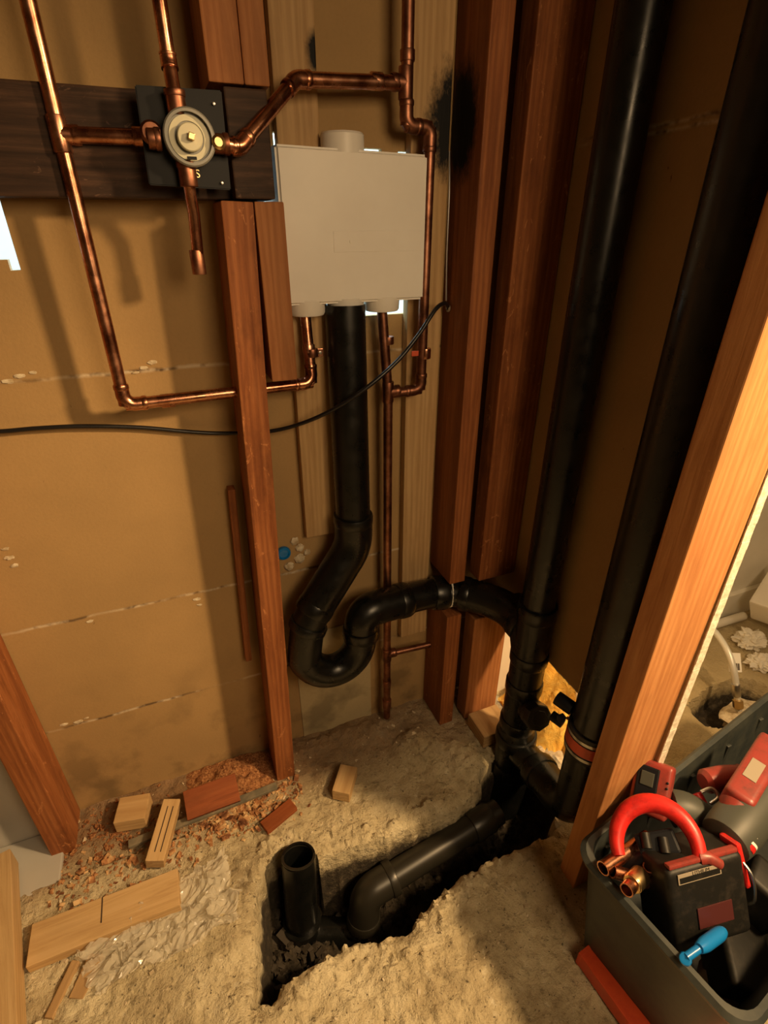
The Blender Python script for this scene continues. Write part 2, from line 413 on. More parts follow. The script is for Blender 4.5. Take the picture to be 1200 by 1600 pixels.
def ground(x, y):
    i = int(np.clip(np.searchsorted(gx, x), 0, len(gx)-1)); j = int(np.clip(np.searchsorted(gy, y), 0, len(gy)-1)); return float(H[j, i])

def holed(x0, x1, z0, z1, holes, cut=.0):
    """rectangles left of a wall once the holes are taken out"""
    xs = sorted({x0, x1, *[h for q in holes for h in q[:2]]}); zs = sorted({z0, z1, *[h for q in holes for h in q[2:]]}); out = []
    for a, b in zip(xs, xs[1:]):
        col = []
        for c, d in zip(zs, zs[1:]):
            mx, mz = (a+b)/2, (c+d)/2
            if any(h[0] < mx < h[1] and h[2] < mz < h[3] for h in holes): continue
            if col and abs(col[-1][1]-c) < 1e-6: col[-1][1] = d
            else: col.append([c, d])
        out += [(a, b, c, d) for c, d in col]
    return out
def struct(name, bm, mat, smooth=False):
    return tag(obj(name, bm, mat, smooth=smooth, origin=(0, 0, 0)), kind='structure')
# back of the bath wall: brown lath paper, cut open round the white box and once at the left
bm = bmesh.new()
for a, b, c, d in holed(-1.2, .60, -.2, 2.4, [(.150, .396, .8725, 1.0885), (.178, .226, 1.08, 1.105), (.30, .33, 1.08, 1.0925), (.355, .38, 1.08, 1.091), (-.205, -.149, .962, 1.026), (-.16, -.149, .95, 1.02)]):
    bb(a, b, 0, .012, c, d, 0, bm)
struct('wall_back', bm, M['board'])
struct('wall_panel_back', bb(.135, .300, -.0025, 0, -.045, .262, .0008), M['board_low'])
# side wall board (brown paper towards us, gypsum core at every cut edge), open at the bottom
bm = bmesh.new()
yz = [(-.498, -.462, -.04, 2.4), (-.462, .0, .250, 2.4), (-.062, 0, -.04, .25)]
for a, b, c, d in yz: bb(.5845, .5975, a, b, c, d, 0, bm)
o = struct('wall_right', bm, [M['board_right'], M['gypsum'], M['white_wall']])
for p in o.data.polygons: p.material_index = 0 if p.normal.x < -.5 else (2 if p.normal.x > .5 else 1)
# ragged gypsum lip hanging along the cut edges
bm = bmesh.new()
for k in range(46):
    y_ = -.46+k*.0078; s = random.uniform(.002, .0045); box_bm(.012, .009, s, Matrix.Translation((.591, y_, .2495-s*.3)) @ Matrix.Rotation(random.uniform(-.3, .3), 4, 'X'), .0004, 1, bm)
for k in range(120):
    z_ = -.03+k*.012; s = random.uniform(.0012, .0024); box_bm(.0135, s, .012, Matrix.Translation((.591, -.4982, z_)), 0, 1, bm)
struct('trim_1', bm, M['gypsum'])
struct('wall_right_room', bb(.61, 2.4, -.052, -.04, -.2, 2.4, 0), M['white_wall'])
struct('baseboard_right', bb(1.0, 2.4, -.066, -.052, -.035, .052, .002), M['white_wall'])
struct('wall_far_right', bb(2.4, 2.42, -2.4, 0, -.2, 2.4, 0), M['white_wall'])
struct('wall_left', bb(-1.22, -1.2, -2.4, 0, -.2, 2.4, 0), M['bare'])
struct('wall_behind', bb(-1.2, 2.4, -2.42, -2.4, -.2, 2.4, 0), M['bare'])
struct('ceiling', bb(-1.2, 2.4, -2.4, 1.2, 2.4, 2.42, 0), M['bare'])
struct('wall_laundry', bb(-1.2, 1.2, 1.2, 1.22, -.2, 2.4, 0), M['laundry'])
struct('wall_laundry_side', bb(1.2, 1.22, .012, 1.2, -.2, 2.4, 0), M['laundry'])
struct('wall_laundry_end', bb(-1.22, -1.2, .012, 1.2, -.2, 2.4, 0), M['laundry'])
struct('floor_laundry', bb(-1.2, 1.2, .08, 1.2, -.06, -.04, 0), M['grey_wall'])
struct('wall_panel_grey', bb(-.75, -.352, -.036, -.002, -.034, 1.2, .001), M['grey_wall'])
struct('floor_threshold', bb(-.62, -.345, -.15, -.037, -.045, -.024, .002), M['grey_wall'])

# ---------------------------------------------------------------- framing timber
def lumber(name, label, cat, sx, sy, L, p0, p1, mat, yaw=0, group=None, bevel=.002, seg=6):
    """a stick of section sx by sy from p0 (foot) to p1 (top)"""
    p0, p1 = Vector(p0), Vector(p1); d = p1-p0; L = d.length
    bm = box_bm(sx, sy, L, Matrix.Translation((0, 0, L/2)), bevel)
    me = bpy.data.meshes.new(name); bm.to_mesh(me); bm.free(); me.materials.append(mat)
    o = bpy.data.objects.new(name, me); COL.objects.link(o); o.location = p0
    q = Vector((0, 0, 1)).rotation_difference(d.normalized())
    o.rotation_mode = 'QUATERNION'; o.rotation_quaternion = q @ Matrix.Rotation(yaw, 3, 'Z').to_quaternion()
    return tag(o, label, cat, group)
lumber('wall_stud', 'tall leaning wall stud in the middle with its foot on the dusty slab edge', 'stud', .038, .0885, 1, (.0735, -.0455, -.038), (.1095, -.0455, 1.024), M['stud'])
lumber('wall_stud', 'short cripple stud beside the lower left corner of the white box', 'stud', .036, .0885, 1, (.1475, -.0455, .806), (.1475, -.0455, 1.024), M['stud_clean'])
lumber('wall_stud', 'left one of the two upper studs above the dark block', 'stud', .038, .0885, 1, (.113, -.0455, 1.135), (.113, -.0455, 2.398), M['stud_clean'])
lumber('wall_stud', 'right one of the two upper studs above the dark block', 'stud', .028, .0885, 1, (.1465, -.0455, 1.135), (.1465, -.0455, 2.398), M['stud_clean'])
lumber('wall_stud', 'battered stud at the left edge standing beside the grey wall panel', 'stud', .038, .087, 1, (-.345, -.0455, -.036), (-.345, -.0455, 2.398), M['stud'])
lumber('corner_stud', 'scorched back corner stud hanging above the drain arm', 'stud', .034, .0885, 1, (.455, -.0455, .372), (.455, -.0455, 2.398), M['stud_soot'])
lumber('corner_stud', 'lower end of the back corner stud under the drain arm', 'stud', .034, .0885, 1, (.455, -.0455, -.036), (.455, -.0455, .288), M['stud'])
lumber('corner_stud', 'dark side wall stud in the corner hanging above the drain arm', 'stud', .084, .038, 1, (.541, -.080, .370), (.541, -.080, 2.398), M['stud'])
lumber('corner_stud', 'lower end of the side wall corner stud beside the floor level opening', 'stud', .084, .038, 1, (.541, -.080, -.03), (.541, -.080, .270), M['stud_clean'])
lumber('end_stud', 'big brightly lit end stud beside the grey tool tote', 'stud', .085, .037, 1, (.5415, -.470, -.038), (.5415, -.4975, 2.398), M['stud_lit'])
lumber('blocking', 'dark weathered wood block nailed across behind the shower valve', 'blocking', .103, .055, 1, (-.33, -.029, 1.078), (.158, -.029, 1.078), M['dark_wood'], yaw=0)
lumber('blocking', 'short scarred wood block end between upper and lower studs', 'blocking', .106, .030, 1, (.1085, -.074, 1.0795), (.156, -.074, 1.0795), M['dark_wood'])
lumber('furring_strip', 'pale pine furring strip running down behind the white box', 'wood strip', .056, .019, 1, (.203, -.0105, .500), (.216, -.0105, 2.39), M['plank_scorch'])
lumber('furring_strip', 'pale pine furring strip against the corner stud', 'wood strip', .060, .019, 1, (.396, -.0105, .20), (.396, -.0105, 2.39), M['plank_scorch'])
lumber('furring_strip', 'thin dark wood strip against the wall left of the middle stud', 'wood strip', .012, .02, 1, (.041, -.011, .25), (.058, -.011, .62), M['stud'])
lumber('bottom_plate', 'short split bottom plate offcut at the foot of the corner beside the black stack', 'wood plate', .036, .075, 1, (.535, -.115, -.012), (.535, -.185, -.012), M['plank'], yaw=math.pi/2)

# ---------------------------------------------------------------- white laundry box seen from behind
t0 = thing('outlet_box', 'white plastic laundry outlet box set in the lit wall opening', 'laundry box', (.27, -.03, .9))
bm = bmesh.new()
X0, X1, Z0, Z1 = .1665, .3735, .9005, 1.0840
f = [bm.verts.new(p) for p in ((X0, -.060, Z0), (X1, -.060, Z0), (X1, -.060, Z1-.002), (X0, -.060, Z1+.002))]
b = [bm.verts.new(p) for p in ((X0-.004, .014, Z0-.003), (X1+.004, .014, Z0-.003), (X1+.004, .014, Z1+.003), (X0-.004, .014, Z1+.003))]
bm.faces.new(f)
for k in range(4): bm.faces.new((f[k], b[k], b[(k+1) % 4], f[(k+1) % 4]))
bm.faces.new(b[::-1])
bmesh.ops.recalc_face_normals(bm, faces=bm.faces)
bmesh.ops.bevel(bm, geom=list(bm.edges), offset=.0035, segments=3, affect='EDGES')
obj('shell', bm, M['white_plastic'], t0, True)
bm = bb(.236, .368, -.0606, -.058, .966, .992, .0004); obj('panel_band', bm, M['white_plastic'], t0)
obj('knockout', lathe([(.0, 0), (.003, 0), (.0032, .001), (0, .0012)], axis((.262, -.0606, .979), (0, -1, 0)), 16), M['white_plastic'], t0, True)
obj('top_hub', tube([(.262, -.032, 1.080), (.262, -.032, 1.1015), (.262, -.032, 1.104)], [.0285, .0285, .0265], 40), M['white_plastic'], t0, True)
for x_, y_ in ((.199, -.034), (.258, -.036), (.316, -.034)):
    zb = .8845 if x_ != .258 else .8825
    obj('pipe_hub', tube([(x_, y_, .906), (x_, y_, zb+.003), (x_, y_, zb)], [.0275, .0265, .0245], 40), M['white_plastic'], t0, True)

# ---------------------------------------------------------------- copper lines
r = .008
def tee(root, p, d, b, r=r, L=.034, B=.020, mat=None):
    """sleeve along d with a branch towards b"""
    p = Vector(p); d = Vector(d).normalized(); b = Vector(b).normalized()
    bm = sleeve(p, d, L, r*1.2); tube([p, p+b*B], r*1.18, 20, bm); sleeve(p+b*(B-.004), b, .008, r*1.24, bm)
    obj('tee', bm, mat or M['copper'], root, True)
def coupling(root, p, d, L=.02, r=r, name='coupling', mat=None):
    obj(name, sleeve(p, d, L, r*1.18), mat or M['copper'], root, True)
A = thing('copper_water_line', 'long copper line dropping down the left wall and through the middle stud', 'copper pipe', (-.065, -.06, .79))
xA = -.0645; top = Vector((xA, -.06, 1.9)); el = Vector((xA, -.06, .787)); zst = .7845
run(A, [top, el, (.196, -.05, .7885), (.196, -.036, .884)], r, M['copper'])
tee(A, at(93, 210, Y=-.06), (0, 0, 1), (1, 0, 0))
coupling(A, at(262, 626, Y=-.055), (1, 0, 0), .018)
coupling(A, (.196, -.043, .838), (0, .14, 1), .012, name='joint')
zb_ = at(93, 210, Y=-.06).z
obj('pipe', tube([(xA, -.06, zb_), (.027, -.072, zb_)], r, 20), M['copper'], A, True)
obj('elbow', sleeve((.020, -.074, zb_), (1, -.1, 0), .024, r*1.25), M['copper'], A, True)
obj('ear', lathe([(0, 0), (.010, 0), (.0115, .002), (.0115, .005), (.009, .007), (0, .007)], axis((.0265, -.102, zb_), (0, -1, .1)), 24), M['copper_dull'], A, True)

# shower valve on its black guard plate
PV = thing('shower_valve', 'round grey and cream shower valve on a square black plate', 'shower valve', (.061, -.10, 1.035))
bm = bmesh.new(); px4 = [(210, 132), (346, 141), (361, 297), (233, 289)]
fr = [at(u, v, Y=-.0955) for u, v in px4]
vs = [bm.verts.new(p) for p in fr]+[bm.verts.new(p+Vector((0, .005, 0))) for p in fr]
bm.faces.new(vs[:4]); bm.faces.new(vs[7:3:-1])
for k in range(4): bm.faces.new((vs[k], vs[(k+1) % 4], vs[4+(k+1) % 4], vs[4+k]))
bmesh.ops.recalc_face_normals(bm, faces=bm.faces)
bmesh.ops.bevel(bm, geom=list(bm.edges), offset=.0012, segments=2, affect='EDGES')
obj('plate', bm, M['black'], PV)
cv = at(297, 214, Y=-.125); AX = axis((cv.x, -.0955, cv.z), (0, -1, 0))
obj('body', lathe([(.0, 0), (.021, 0), (.022, .006), (.0255, .010), (.0265, .012), (.0265, .026), (.0250, .0275), (.0225, .0275), (.0225, .020), (0, .020)], AX, 48), M['valve_grey'], PV, True)
bm = lathe([(0, .018), (.0212, .018), (.0205, .0215), (.0150, .0215), (.0150, .0190), (.0128, .0190), (.0128, .0295), (.0118, .0305), (0, .0305)], AX, 48)
obj('cartridge', bm, M['valve_cream'], PV, True)
obj('stem', box_bm(.0065, .006, .0065, Matrix.Translation((cv.x+.001, -.130, cv.z)) @ Matrix.Rotation(.3, 4, 'Y'), .0008), M['brass'], PV)
obj('notch', box_bm(.010, .001, .003, Matrix.Translation((cv.x-.001, -.1232, cv.z-.0185)), .0003), M['black'], PV)
for (u, v, d, L) in ((275, 160, (0, 0, 1), .022), (293, 272, (0, 0, 1), .024), (345, 225, (1, 0, 0), .016), (240, 217, (1, 0, 0), .012)):
    p = at(u, v, Y=-.108); bm = sleeve(p, d, L, .0098); sleeve(p+Vector(d)*L*.35, d, .006, .0108, bm)
    obj('port', bm, M['copper_dull'], PV, True)
obj('stop_screw', lathe([(0, 0), (.006, 0), (.0072, .002), (.0072, .006), (.0045, .008), (.0045, .006), (0, .006)], axis(at(341, 224, Y=-.118), (0, -1, .1)), 24), M['brass'], PV, True)
for u, v in ((334, 162), (347, 286)):
    obj('screw', lathe([(0, 0), (.0016, 0), (.0016, .001), (0, .0014)], axis(at(u, v, Y=-.0975), (0, -1, 0)), 12), M['steel'], PV, True)
# brass letter mark next to the lower port
def text(name, body, size, Mx, mat, parent, ext=.0004):
    c = bpy.data.curves.new(name, 'FONT'); c.body = body; c.size = size; c.extrude = ext; c.align_x = 'CENTER'; c.align_y = 'CENTER'
    o = bpy.data.objects.new(name, c); me = bpy.data.meshes.new_from_object(o); bpy.data.objects.remove(o)
    me.transform(Mx); me.transform(Matrix.Translation(-wloc(parent))); me.materials.append(mat)
    o = bpy.data.objects.new(name, me); COL.objects.link(o); o.parent = parent; return o
text('letter_mark', 'S', .011, Matrix.Translation(at(309, 272, Y=-.0995)) @ Matrix.Rotation(math.pi/2, 4, 'X'), M['brass'], PV)

B = thing('shower_riser', 'copper riser pipe going up out of the top of the shower valve', 'copper pipe', at(274, 150, Y=-.10))
p0 = at(273, 150, Y=-.106); run(B, [p0, (p0.x, p0.y+.01, p0.z+.03), (p0.x, p0.y+.01, 1.9)], r*.9, M['copper'], bend=.02, hub=.004)
C = thing('tub_spout_pipe', 'capped copper stub pipe hanging below the shower valve', 'copper pipe', at(312, 430, Y=-.085))
p0 = at(294, 283, Y=-.100); p1 = at(303, 335, Y=-.088); p2 = at(312, 428, Y=-.085)
obj('pipe', tube([p0, p1, p2], r*.85, 20), M['copper'], C, True)
obj('cap', sleeve(p2+Vector((0, 0, .013)), (0, 0, 1), .027, r*1.05), M['copper_dull'], C, True)
Dl = thing('copper_cross_line', 'copper line bending up from the valve and across above the white box', 'copper pipe', at(470, 123, Y=-.07))
q = [at(352, 226, Y=-.108), at(374, 230, Y=-.104), at(462, 124, Y=-.065), at(634, 130, Y=-.05)]
run(Dl, q, r*1.02, M['copper'], bend=.016)
coupling(Dl, at(588, 127, Y=-.053), (1, 0, 0), .016)
E1 = thing('copper_supply_line', 'vertical copper line looping down past the right side of the white box', 'copper pipe', at(637, 190, Y=-.05))
xe = at(636, 130, Y=-.05).x; ze = at(640, 197, Y=-.05).z; x2 = at(673, 215, Y=-.05).x; z3 = at(660, 608, Y=-.045).z; x4 = at(608, 610, Y=-.045).x
run(E1, [(xe, -.05, 1.9), (xe, -.05, ze), (x2, -.048, ze), (x2, -.045, z3), (x4, -.040, z3-.003)], r, M['copper_dull'])
tee(E1, at(634, 130, Y=-.05), (0, 0, 1), (-1, 0, 0), mat=M['copper_dull'])
coupling(E1, (xe, -.05, 1.185), (0, 0, 1), .012, name='joint', mat=M['copper_dull'])
coupling(E1, at(664, 552, Y=-.046), (0, 0, 1), .016, mat=M['copper'])
# clamp round the pipe with the red marking
obj('marking', bb(*[s for s in (at(652, 551, Y=-.056).x-.010, at(652, 551, Y=-.056).x+.002)], -.057, -.055, at(652, 551, Y=-.056).z-.005, at(652, 551, Y=-.056).z+.003, .0004), M['label_red'], E1)
E2 = thing('copper_drop_line', 'straight copper line dropping from the right hub to the floor', 'copper pipe', (x4, -.04, 0))
zt = at(608, 612, Y=-.04).z
obj('pipe', tube([(.316, -.034, .892), (x4, -.040, zt), (x4, -.040, -.01)], r, 20), M['copper_dull'], E2, True)
tee(E2, (x4, -.040, zt), (0, 0, 1), (1, 0, 0), mat=M['copper_dull'])
p = at(606, 1022, Y=-.04); tee(E2, (x4, -.04, p.z), (0, 0, 1), (1, 0, 0), mat=M['copper_dull'])
obj('pipe', tube([(x4, -.04, p.z), (.425, -.045, p.z-.002)], r*.8, 16), M['copper_dull'], E2, True)
coupling(E2, (x4, -.04, p.z-.085), (0, 0, 1), .02, mat=M['copper_dull'])
coupling(E2, (x4, -.04, p.z-.15), (0, 0, 1), .026, r*1.1, mat=M['copper_dull'])
coupling(E2, (x4+.001, -.037, .84), (0, 0, 1), .012, name='joint', mat=M['copper_dull'])
# pipe clip holding the copper riser to the furring strip
K = thing('pipe_clip', 'small copper pipe clip screwed to the pale strip under the white box', 'pipe clip', at(497, 551, Y=-.03))
pc = at(487, 551, Y=-.045); obj('strap', sleeve(pc, (0, 0, 1), .012, .0095), M['copper_dull'], K, True)
ps = at(500, 551, Y=-.036); obj('tab', bb(pc.x+.006, ps.x+.005, ps.y-.001, ps.y+.001, ps.z-.006, ps.z+.006, .0006), M['copper'], K)
obj('screw', lathe([(0, 0), (.003, 0), (.0025, .0015), (0, .002)], axis((ps.x, ps.y-.001, ps.z), (0, -1, 0)), 16), M['steel'], K, True)

# black cable and the thin tube
pts = [at(-60, 674, Y=-.012), at(0, 674, Y=-.012), at(60, 669, Y=-.012), at(130, 666, Y=-.012), at(220, 668, Y=-.010), at(300, 675, Y=-.010), at(352, 677, Y=-.012), at(420, 674, Y=-.03), at(470, 662, Y=-.05), at(520, 640, Y=-.085), at(570, 608, Y=-.10), at(620, 565, Y=-.10), at(655, 522, Y=-.095), at(680, 484, Y=-.088), at(694, 474, Y=-.075), at(700, 478, Y=-.06)]
cb = obj('cable', tube(spline(pts, 8), .0031, 12), M['wire'], smooth=True); tag(cb, 'thin black cable sagging from the left wall across the black drain to the corner stud', 'cable')
tt = obj('thin_tube', tube(spline([at(702, 236, X=.431), at(702, 300, X=.430), at(698, 400, X=.430), at(697, 470, X=.432)], 8), .0014, 8), M['thin'], smooth=True)
tag(tt, 'thin shiny metal tube running down the corner stud below the scorch mark', 'tube')
gr_ = obj('grommet', lathe([(.003, 0), (.006, 0), (.0065, .002), (.004, .003), (.003, .002)], axis(at(701, 481, X=.436), (-1, 0, 0)), 20), M['label_dull'], smooth=True)
tag(gr_, 'small pale grommet where the black cable enters the corner stud', 'grommet')

# ---------------------------------------------------------------- black drain pipes
R2 = .0302
def abs_run(root, pts, r, bend, names='elbow', fit=1.12, hub=.024): run(root, pts, r, M['abs'], bend=bend, fit=fit, hub=hub, name=names, seg=32)
T = thing('standpipe_trap', 'black drain standpipe and curved trap hanging below the white box', 'drain pipe', (.253, -.05, .2))
obj('pipe', tube([(.2555, -.040, .896), (.2520, -.058, .52)], R2, 36), M['abs'], T, True)
j1 = Vector((.2520, -.058, .52)); j2 = Vector((.155, -.074, .362))
tp = fillet([(.2520, -.0578, .545), (.2515, -.058, .490), (.168, -.076, .386)], .075, 14)
bm = tube(tp, R2*1.12, 32); sleeve(tp[0], tp[0]-tp[1], .02, R2*1.16, bm); sleeve(tp[-1], tp[-1]-tp[-2], .024, R2*1.16, bm); obj('elbow', bm, M['abs'], T, True)
# the U of the trap
cu = Vector((.194, -.088, .293)); ru = .056; U = []
U.append(Vector((.166, -.0775, .382)))
U.append(Vector((.151, -.080, .352)))
for k in range(0, 17):
    a_ = math.radians(188+k*(360-188-0)/16); U.append(Vector((cu.x+ru*math.cos(a_), -.083-.004*math.sin(math.radians(k*11)), cu.z+ru*1.08*math.sin(a_))))
U.append(Vector((.2535, -.080, .305)))
bm = tube(spline(U, 4), R2*1.05, 32); sleeve(U[1], U[0]-U[1], .016, R2*1.2, bm); sleeve(U[-1], (0, 0, 1), .026, R2*1.2, bm)
obj('trap_bend', bm, M['abs'], T, True)
a1 = [(.2535, -.080, .300), (.258, -.078, .352), (.345, -.066, .343)]
ff = fillet(a1, .05, 12); bm = tube(ff, R2*1.1, 32); sleeve(ff[-1], ff[-1]-ff[-2], .024, R2*1.18, bm); obj('elbow', bm, M['abs'], T, True)
arm = spline([(.335, -.067, .343), (.39, -.060, .338), (.445, -.062, .332), (.492, -.092, .332), (.534, -.150, .330), (.547, -.215, .318)], 8)
obj('trap_arm', tube(arm, R2*1.0, 32), M['abs'], T, True)
bm = sleeve(arm[14], arm[15]-arm[14], .03, R2*1.18); obj('coupling', bm, M['abs'], T, True)
bm = tube(arm[22:38], R2*1.12, 32); sleeve(arm[22], arm[23]-arm[22], .02, R2*1.2, bm); sleeve(arm[37], arm[38]-arm[37], .022, R2*1.2, bm); obj('elbow', bm, M['abs'], T, True)
lp_ = at(678, 940, Y=-.095); d_ = (arm[15]-arm[14]).normalized()
obj('label', sleeve(arm[17], d_, .004, R2*1.035, lip=.02), M['label_white'], T, True)

ST = thing('drain_stack', 'black drain stack with stacked fittings in the corner bay', 'drain pipe', (.537, -.222, 0))
sx, sy = .549, -.222
obj('pipe', tube([(sx, sy+.002, 2.39), (sx, sy, .36)], R2, 36), M['abs'], ST, True)
bm = sleeve((sx, sy, .375), (0, 0, 1), .03, R2*1.2); tube([(sx, sy, .38), (sx, sy, .20)], R2*1.12, 32, bm); sleeve((sx, sy, .262), (0, 0, 1), .026, R2*1.22, bm)
tube(fillet([(sx, sy, .26), (sx-.001, sy+.02, .32), (sx-.004, sy+.075, .334)], .03, 8), R2*1.1, 28, bm)
obj('sanitary_tee', bm, M['abs'], ST, True)
obj('pipe', tube([(sx, sy, .25), (sx, sy, .10)], R2, 36), M['abs'], ST, True)
# cleanout wye with square headed plug
cdir = Vector((-.10, -.93, .36)).normalized(); c0 = Vector((sx, sy, .135))
bm = sleeve((sx, sy, .185), (0, 0, 1), .03, R2*1.22); tube([(sx, sy, .19), (sx, sy, .075)], R2*1.13, 32, bm); sleeve((sx, sy, .08), (0, 0, 1), .028, R2*1.24, bm)
tube([c0, c0+cdir*.058], R2*.78, 28, bm)
obj('cleanout_wye', bm, M['abs'], ST, True)
cp = c0+cdir*.052
pl = obj('cleanout_plug', lathe([(0, 0), (.027, 0), (.028, .003), (.028, .017), (.026, .019), (.017, .019), (.016, .020), (0, .020)], axis(cp, cdir), 8), M['abs_dusty'], ST)
obj('collar', sleeve(cp-cdir*.004, cdir, .012, .0268), M['abs_dusty'], pl, True)
# big base fitting with the side branch
R3 = .0395
bm = tube([(sx, sy, .065), (sx, sy, .05), (sx, sy-.002, .03), (sx, sy-.005, -.10), (sx-.01, sy-.008, -.19)], [R2*1.15, R3, R3*1.0, R3*1.02, R3*1.02], 36)
sleeve((sx, sy-.003, .035), (0, 0, 1), .03, R3*1.1, bm); sleeve((sx, sy-.006, -.055), (0, 0, 1), .034, R3*1.14, bm)
tube([(sx, sy, .005), (sx, sy-.095, .030)], R2*1.02, 32, bm); sleeve((sx, sy-.085, .027), (0, -1, .2), .026, R2*1.16, bm)
obj('base_wye', bm, M['abs'], ST, True)
for k in range(5):
    a_ = 2.2+k*.75; p = Vector((sx+R3*1.16*math.cos(a_), sy-.006+R3*1.16*math.sin(a_), -.055))
    obj('rib', box_bm(.004, .004, .03, Matrix.Translation(p), .001), M['abs'], ST)

VP = thing('vent_pipe', 'thick black pipe rising behind the end stud with a red banded coupling', 'drain pipe', (.529, -.420, 0))
vx, vy = .540, -.4105; RV = .0365
obj('pipe', tube([(vx, vy, 2.39), (vx, vy, .280)], RV, 40), M['abs'], VP, True)
low = fillet([(vx, vy, .295), (vx, vy-.001, .052), (vx+.006, sy-.09, .030)], .055, 12)
bm = tube(low, [.0345]*len(low), 32); sleeve(low[-1], low[-1]-low[-2], .024, .0385, bm); obj('long_elbow', bm, M['abs'], VP, True)
bm = sleeve((vx, vy, .255), (0, 0, 1), .058, .0402, lip=.05); obj('rubber_coupling', bm, M['rubber'], VP, True)
rc = VP.children[-1]
bm = tube([(vx, vy, .243), (vx, vy, .267)], .0408, 40, inner=.0008); bm.free()
for z_ in (.237, .273): obj('clamp_band', tube([(vx, vy, z_-.003), (vx, vy, z_+.003)], .0411, 40, inner=.0008), M['steel'], rc, True)
obj('red_label', tube([(vx, vy, .2435), (vx, vy, .2665)], .0409, 40, inner=.0002), M['label_red'], rc, True)
obj('clamp_screw', box_bm(.012, .010, .012, Matrix.Translation((vx-.046, vy+.028, .287)), .002), M['black'], rc)
bm = sleeve((vx-.03, vy+.043, .300), (-.4, 1, .1), .03, .012); obj('bolt_knob', bm, M['black'], rc, True)
obj('bolt_knob', sleeve((vx-.035, vy+.046, .260), (-.4, 1, .1), .022, .009), M['black'], rc, True)
hs = obj('strap_hanger', tube(spline([(vx-.01, vy+.047, .250), (.575, vy+.075, .215), (.605, vy+.10, .205), (.635, vy+.14, .205)], 6), [.0032]*19, 8), M['brass'], smooth=True)
tag(hs, 'perforated metal strap reaching from the thick pipe towards the yellow insulation', 'strap')

PT = thing('trench_pipe', 'black drain pipe running along the trench with an elbow turned down', 'drain pipe', (.19, -.326, -.1))
e0 = at(585, 1388, Z=-.105); e1 = at(778, 1268, Z=-.085); e2 = at(568, 1436, Z=-.165)
obj('pipe', tube([e0, e1], R2*.84, 32), M['abs_dusty'], PT, True)
dd = (e1-e0).normalized()
fe = fillet([e0+dd*.035, e0-dd*.018, e2], .030, 12); bm = tube(fe, R2*.98, 32); sleeve(fe[0], dd, .016, R2*1.07, bm); sleeve(fe[-1], fe[-1]-fe[-2], .02, R2*1.07, bm); obj('elbow', bm, M['abs_dusty'], PT, True)
obj('coupling', sleeve(e1-dd*.045, dd, .05, R2*.98), M['abs_dusty'], PT, True)
obj('lower_pipe', tube(fillet([e2, e2+Vector((-.01, -.005, -.04)), (.06, -.31, -.20)], .03, 6), R2*.88, 28), M['abs'], PT, True)
RI = thing('open_riser_pipe', 'open topped black pipe standing up out of the trench', 'drain pipe', (.045, -.298, -.2))
obj('pipe', tube([(.0575, -.2735, .0), (.050, -.290, -.10), (.044, -.300, -.2)], R2, 48, inner=.004), M['abs'], RI, True)
obj('elbow_hub', tube([(.0455, -.2975, -.165), (.043, -.302, -.21)], R2*1.2, 32), M['abs'], RI, True)
obj('rim', tube([(.0577, -.2732, .0008), (.0574, -.2740, -.0015)], R2*1.005, 48, inner=.0042), M['abs_dusty'], RI, True)

# ---------------------------------------------------------------- next room seen past the stud and through the opening
bm = bmesh.new()
nx, ny = 60, 70; VV = []
for j in range(ny+1):
    row = []
    for i in range(nx+1):
        x_ = .603+.17*i/nx; y_ = -.37+.30*j/ny
        n_ = noise.fractal(Vector((x_*16, y_*16, 2)), .8, 2, 5); rd = 1-abs(noise.noise(Vector((x_*9, y_*12, 7))))
        e_ = min(1, min(j, ny-j)/5)
        row.append(bm.verts.new((x_+.004*n_, y_+.008*n_, -.045+(.02+1.25*(x_-.603)+.018*n_-.02*rd**6)*e_**.5)))
    VV.append(row)
for j in range(ny):
    for i in range(nx): bm.faces.new((VV[j][i], VV[j][i+1], VV[j+1][i+1], VV[j+1][i]))
bd = [e for e in bm.edges if e.is_boundary]; ex = bmesh.ops.extrude_edge_only(bm, edges=bd)
for v in [g for g in ex['geom'] if isinstance(g, bmesh.types.BMVert)]: v.co.z = -.05
ins = obj('insulation_batt', bm, M['insul'], smooth=True); tag(ins, 'yellow fibreglass insulation batt seen through the low wall opening', 'insulation')
for k, (u, v, s, lab) in enumerate(((868, 1190, .03, 'pale lump of rubble right behind the black stack'), (895, 1165, .026, 'pale lump of rubble beside the red banded coupling'), (843, 1180, .022, 'small lump of rubble behind the side branch of the stack'))):
    p = at(u, v, Z=-.02); o = obj('rubble', lump((p.x, p.y, -.022), s, s*.9, s*.75, .35, 4, 3, k*3), M['plaster'], smooth=True); tag(o, lab, 'rubble', 'rubble behind the wall opening')
# scratched plaster panel left of the stack
HS = thing('supply_hose', 'braided supply hose with a white tag curving down into the floor hole', 'hose', at(1155, 1120, Z=G))
hp = spline([at(1090, 968, Z=.085), at(1115, 985, Z=.10), at(1137, 1018, Z=.085), at(1148, 1055, Z=.045), at(1154, 1110, Z=-.035)], 8)
obj('hose', tube(hp, .0075, 14), M['hose'], HS, True)
obj('ferrule', sleeve(at(1150, 1078, Z=.015), hp[-1]-hp[-4], .03, .0098), M['steel'], HS, True)
obj('nut', sleeve(at(1153, 1100, Z=-.015), hp[-1]-hp[-4], .020, .0115, seg=6), M['brass'], HS)
tg = at(1148, 1035, Z=.065); TG = Matrix.Rotation(-.45, 4, 'Z') @ Matrix.Rotation(-.7, 4, 'X'); obj('tag', box_bm(.030, .0008, .045, Matrix.Translation(tg) @ TG, .0002), M['label_white'], HS)
tgo = HS.children[-1]
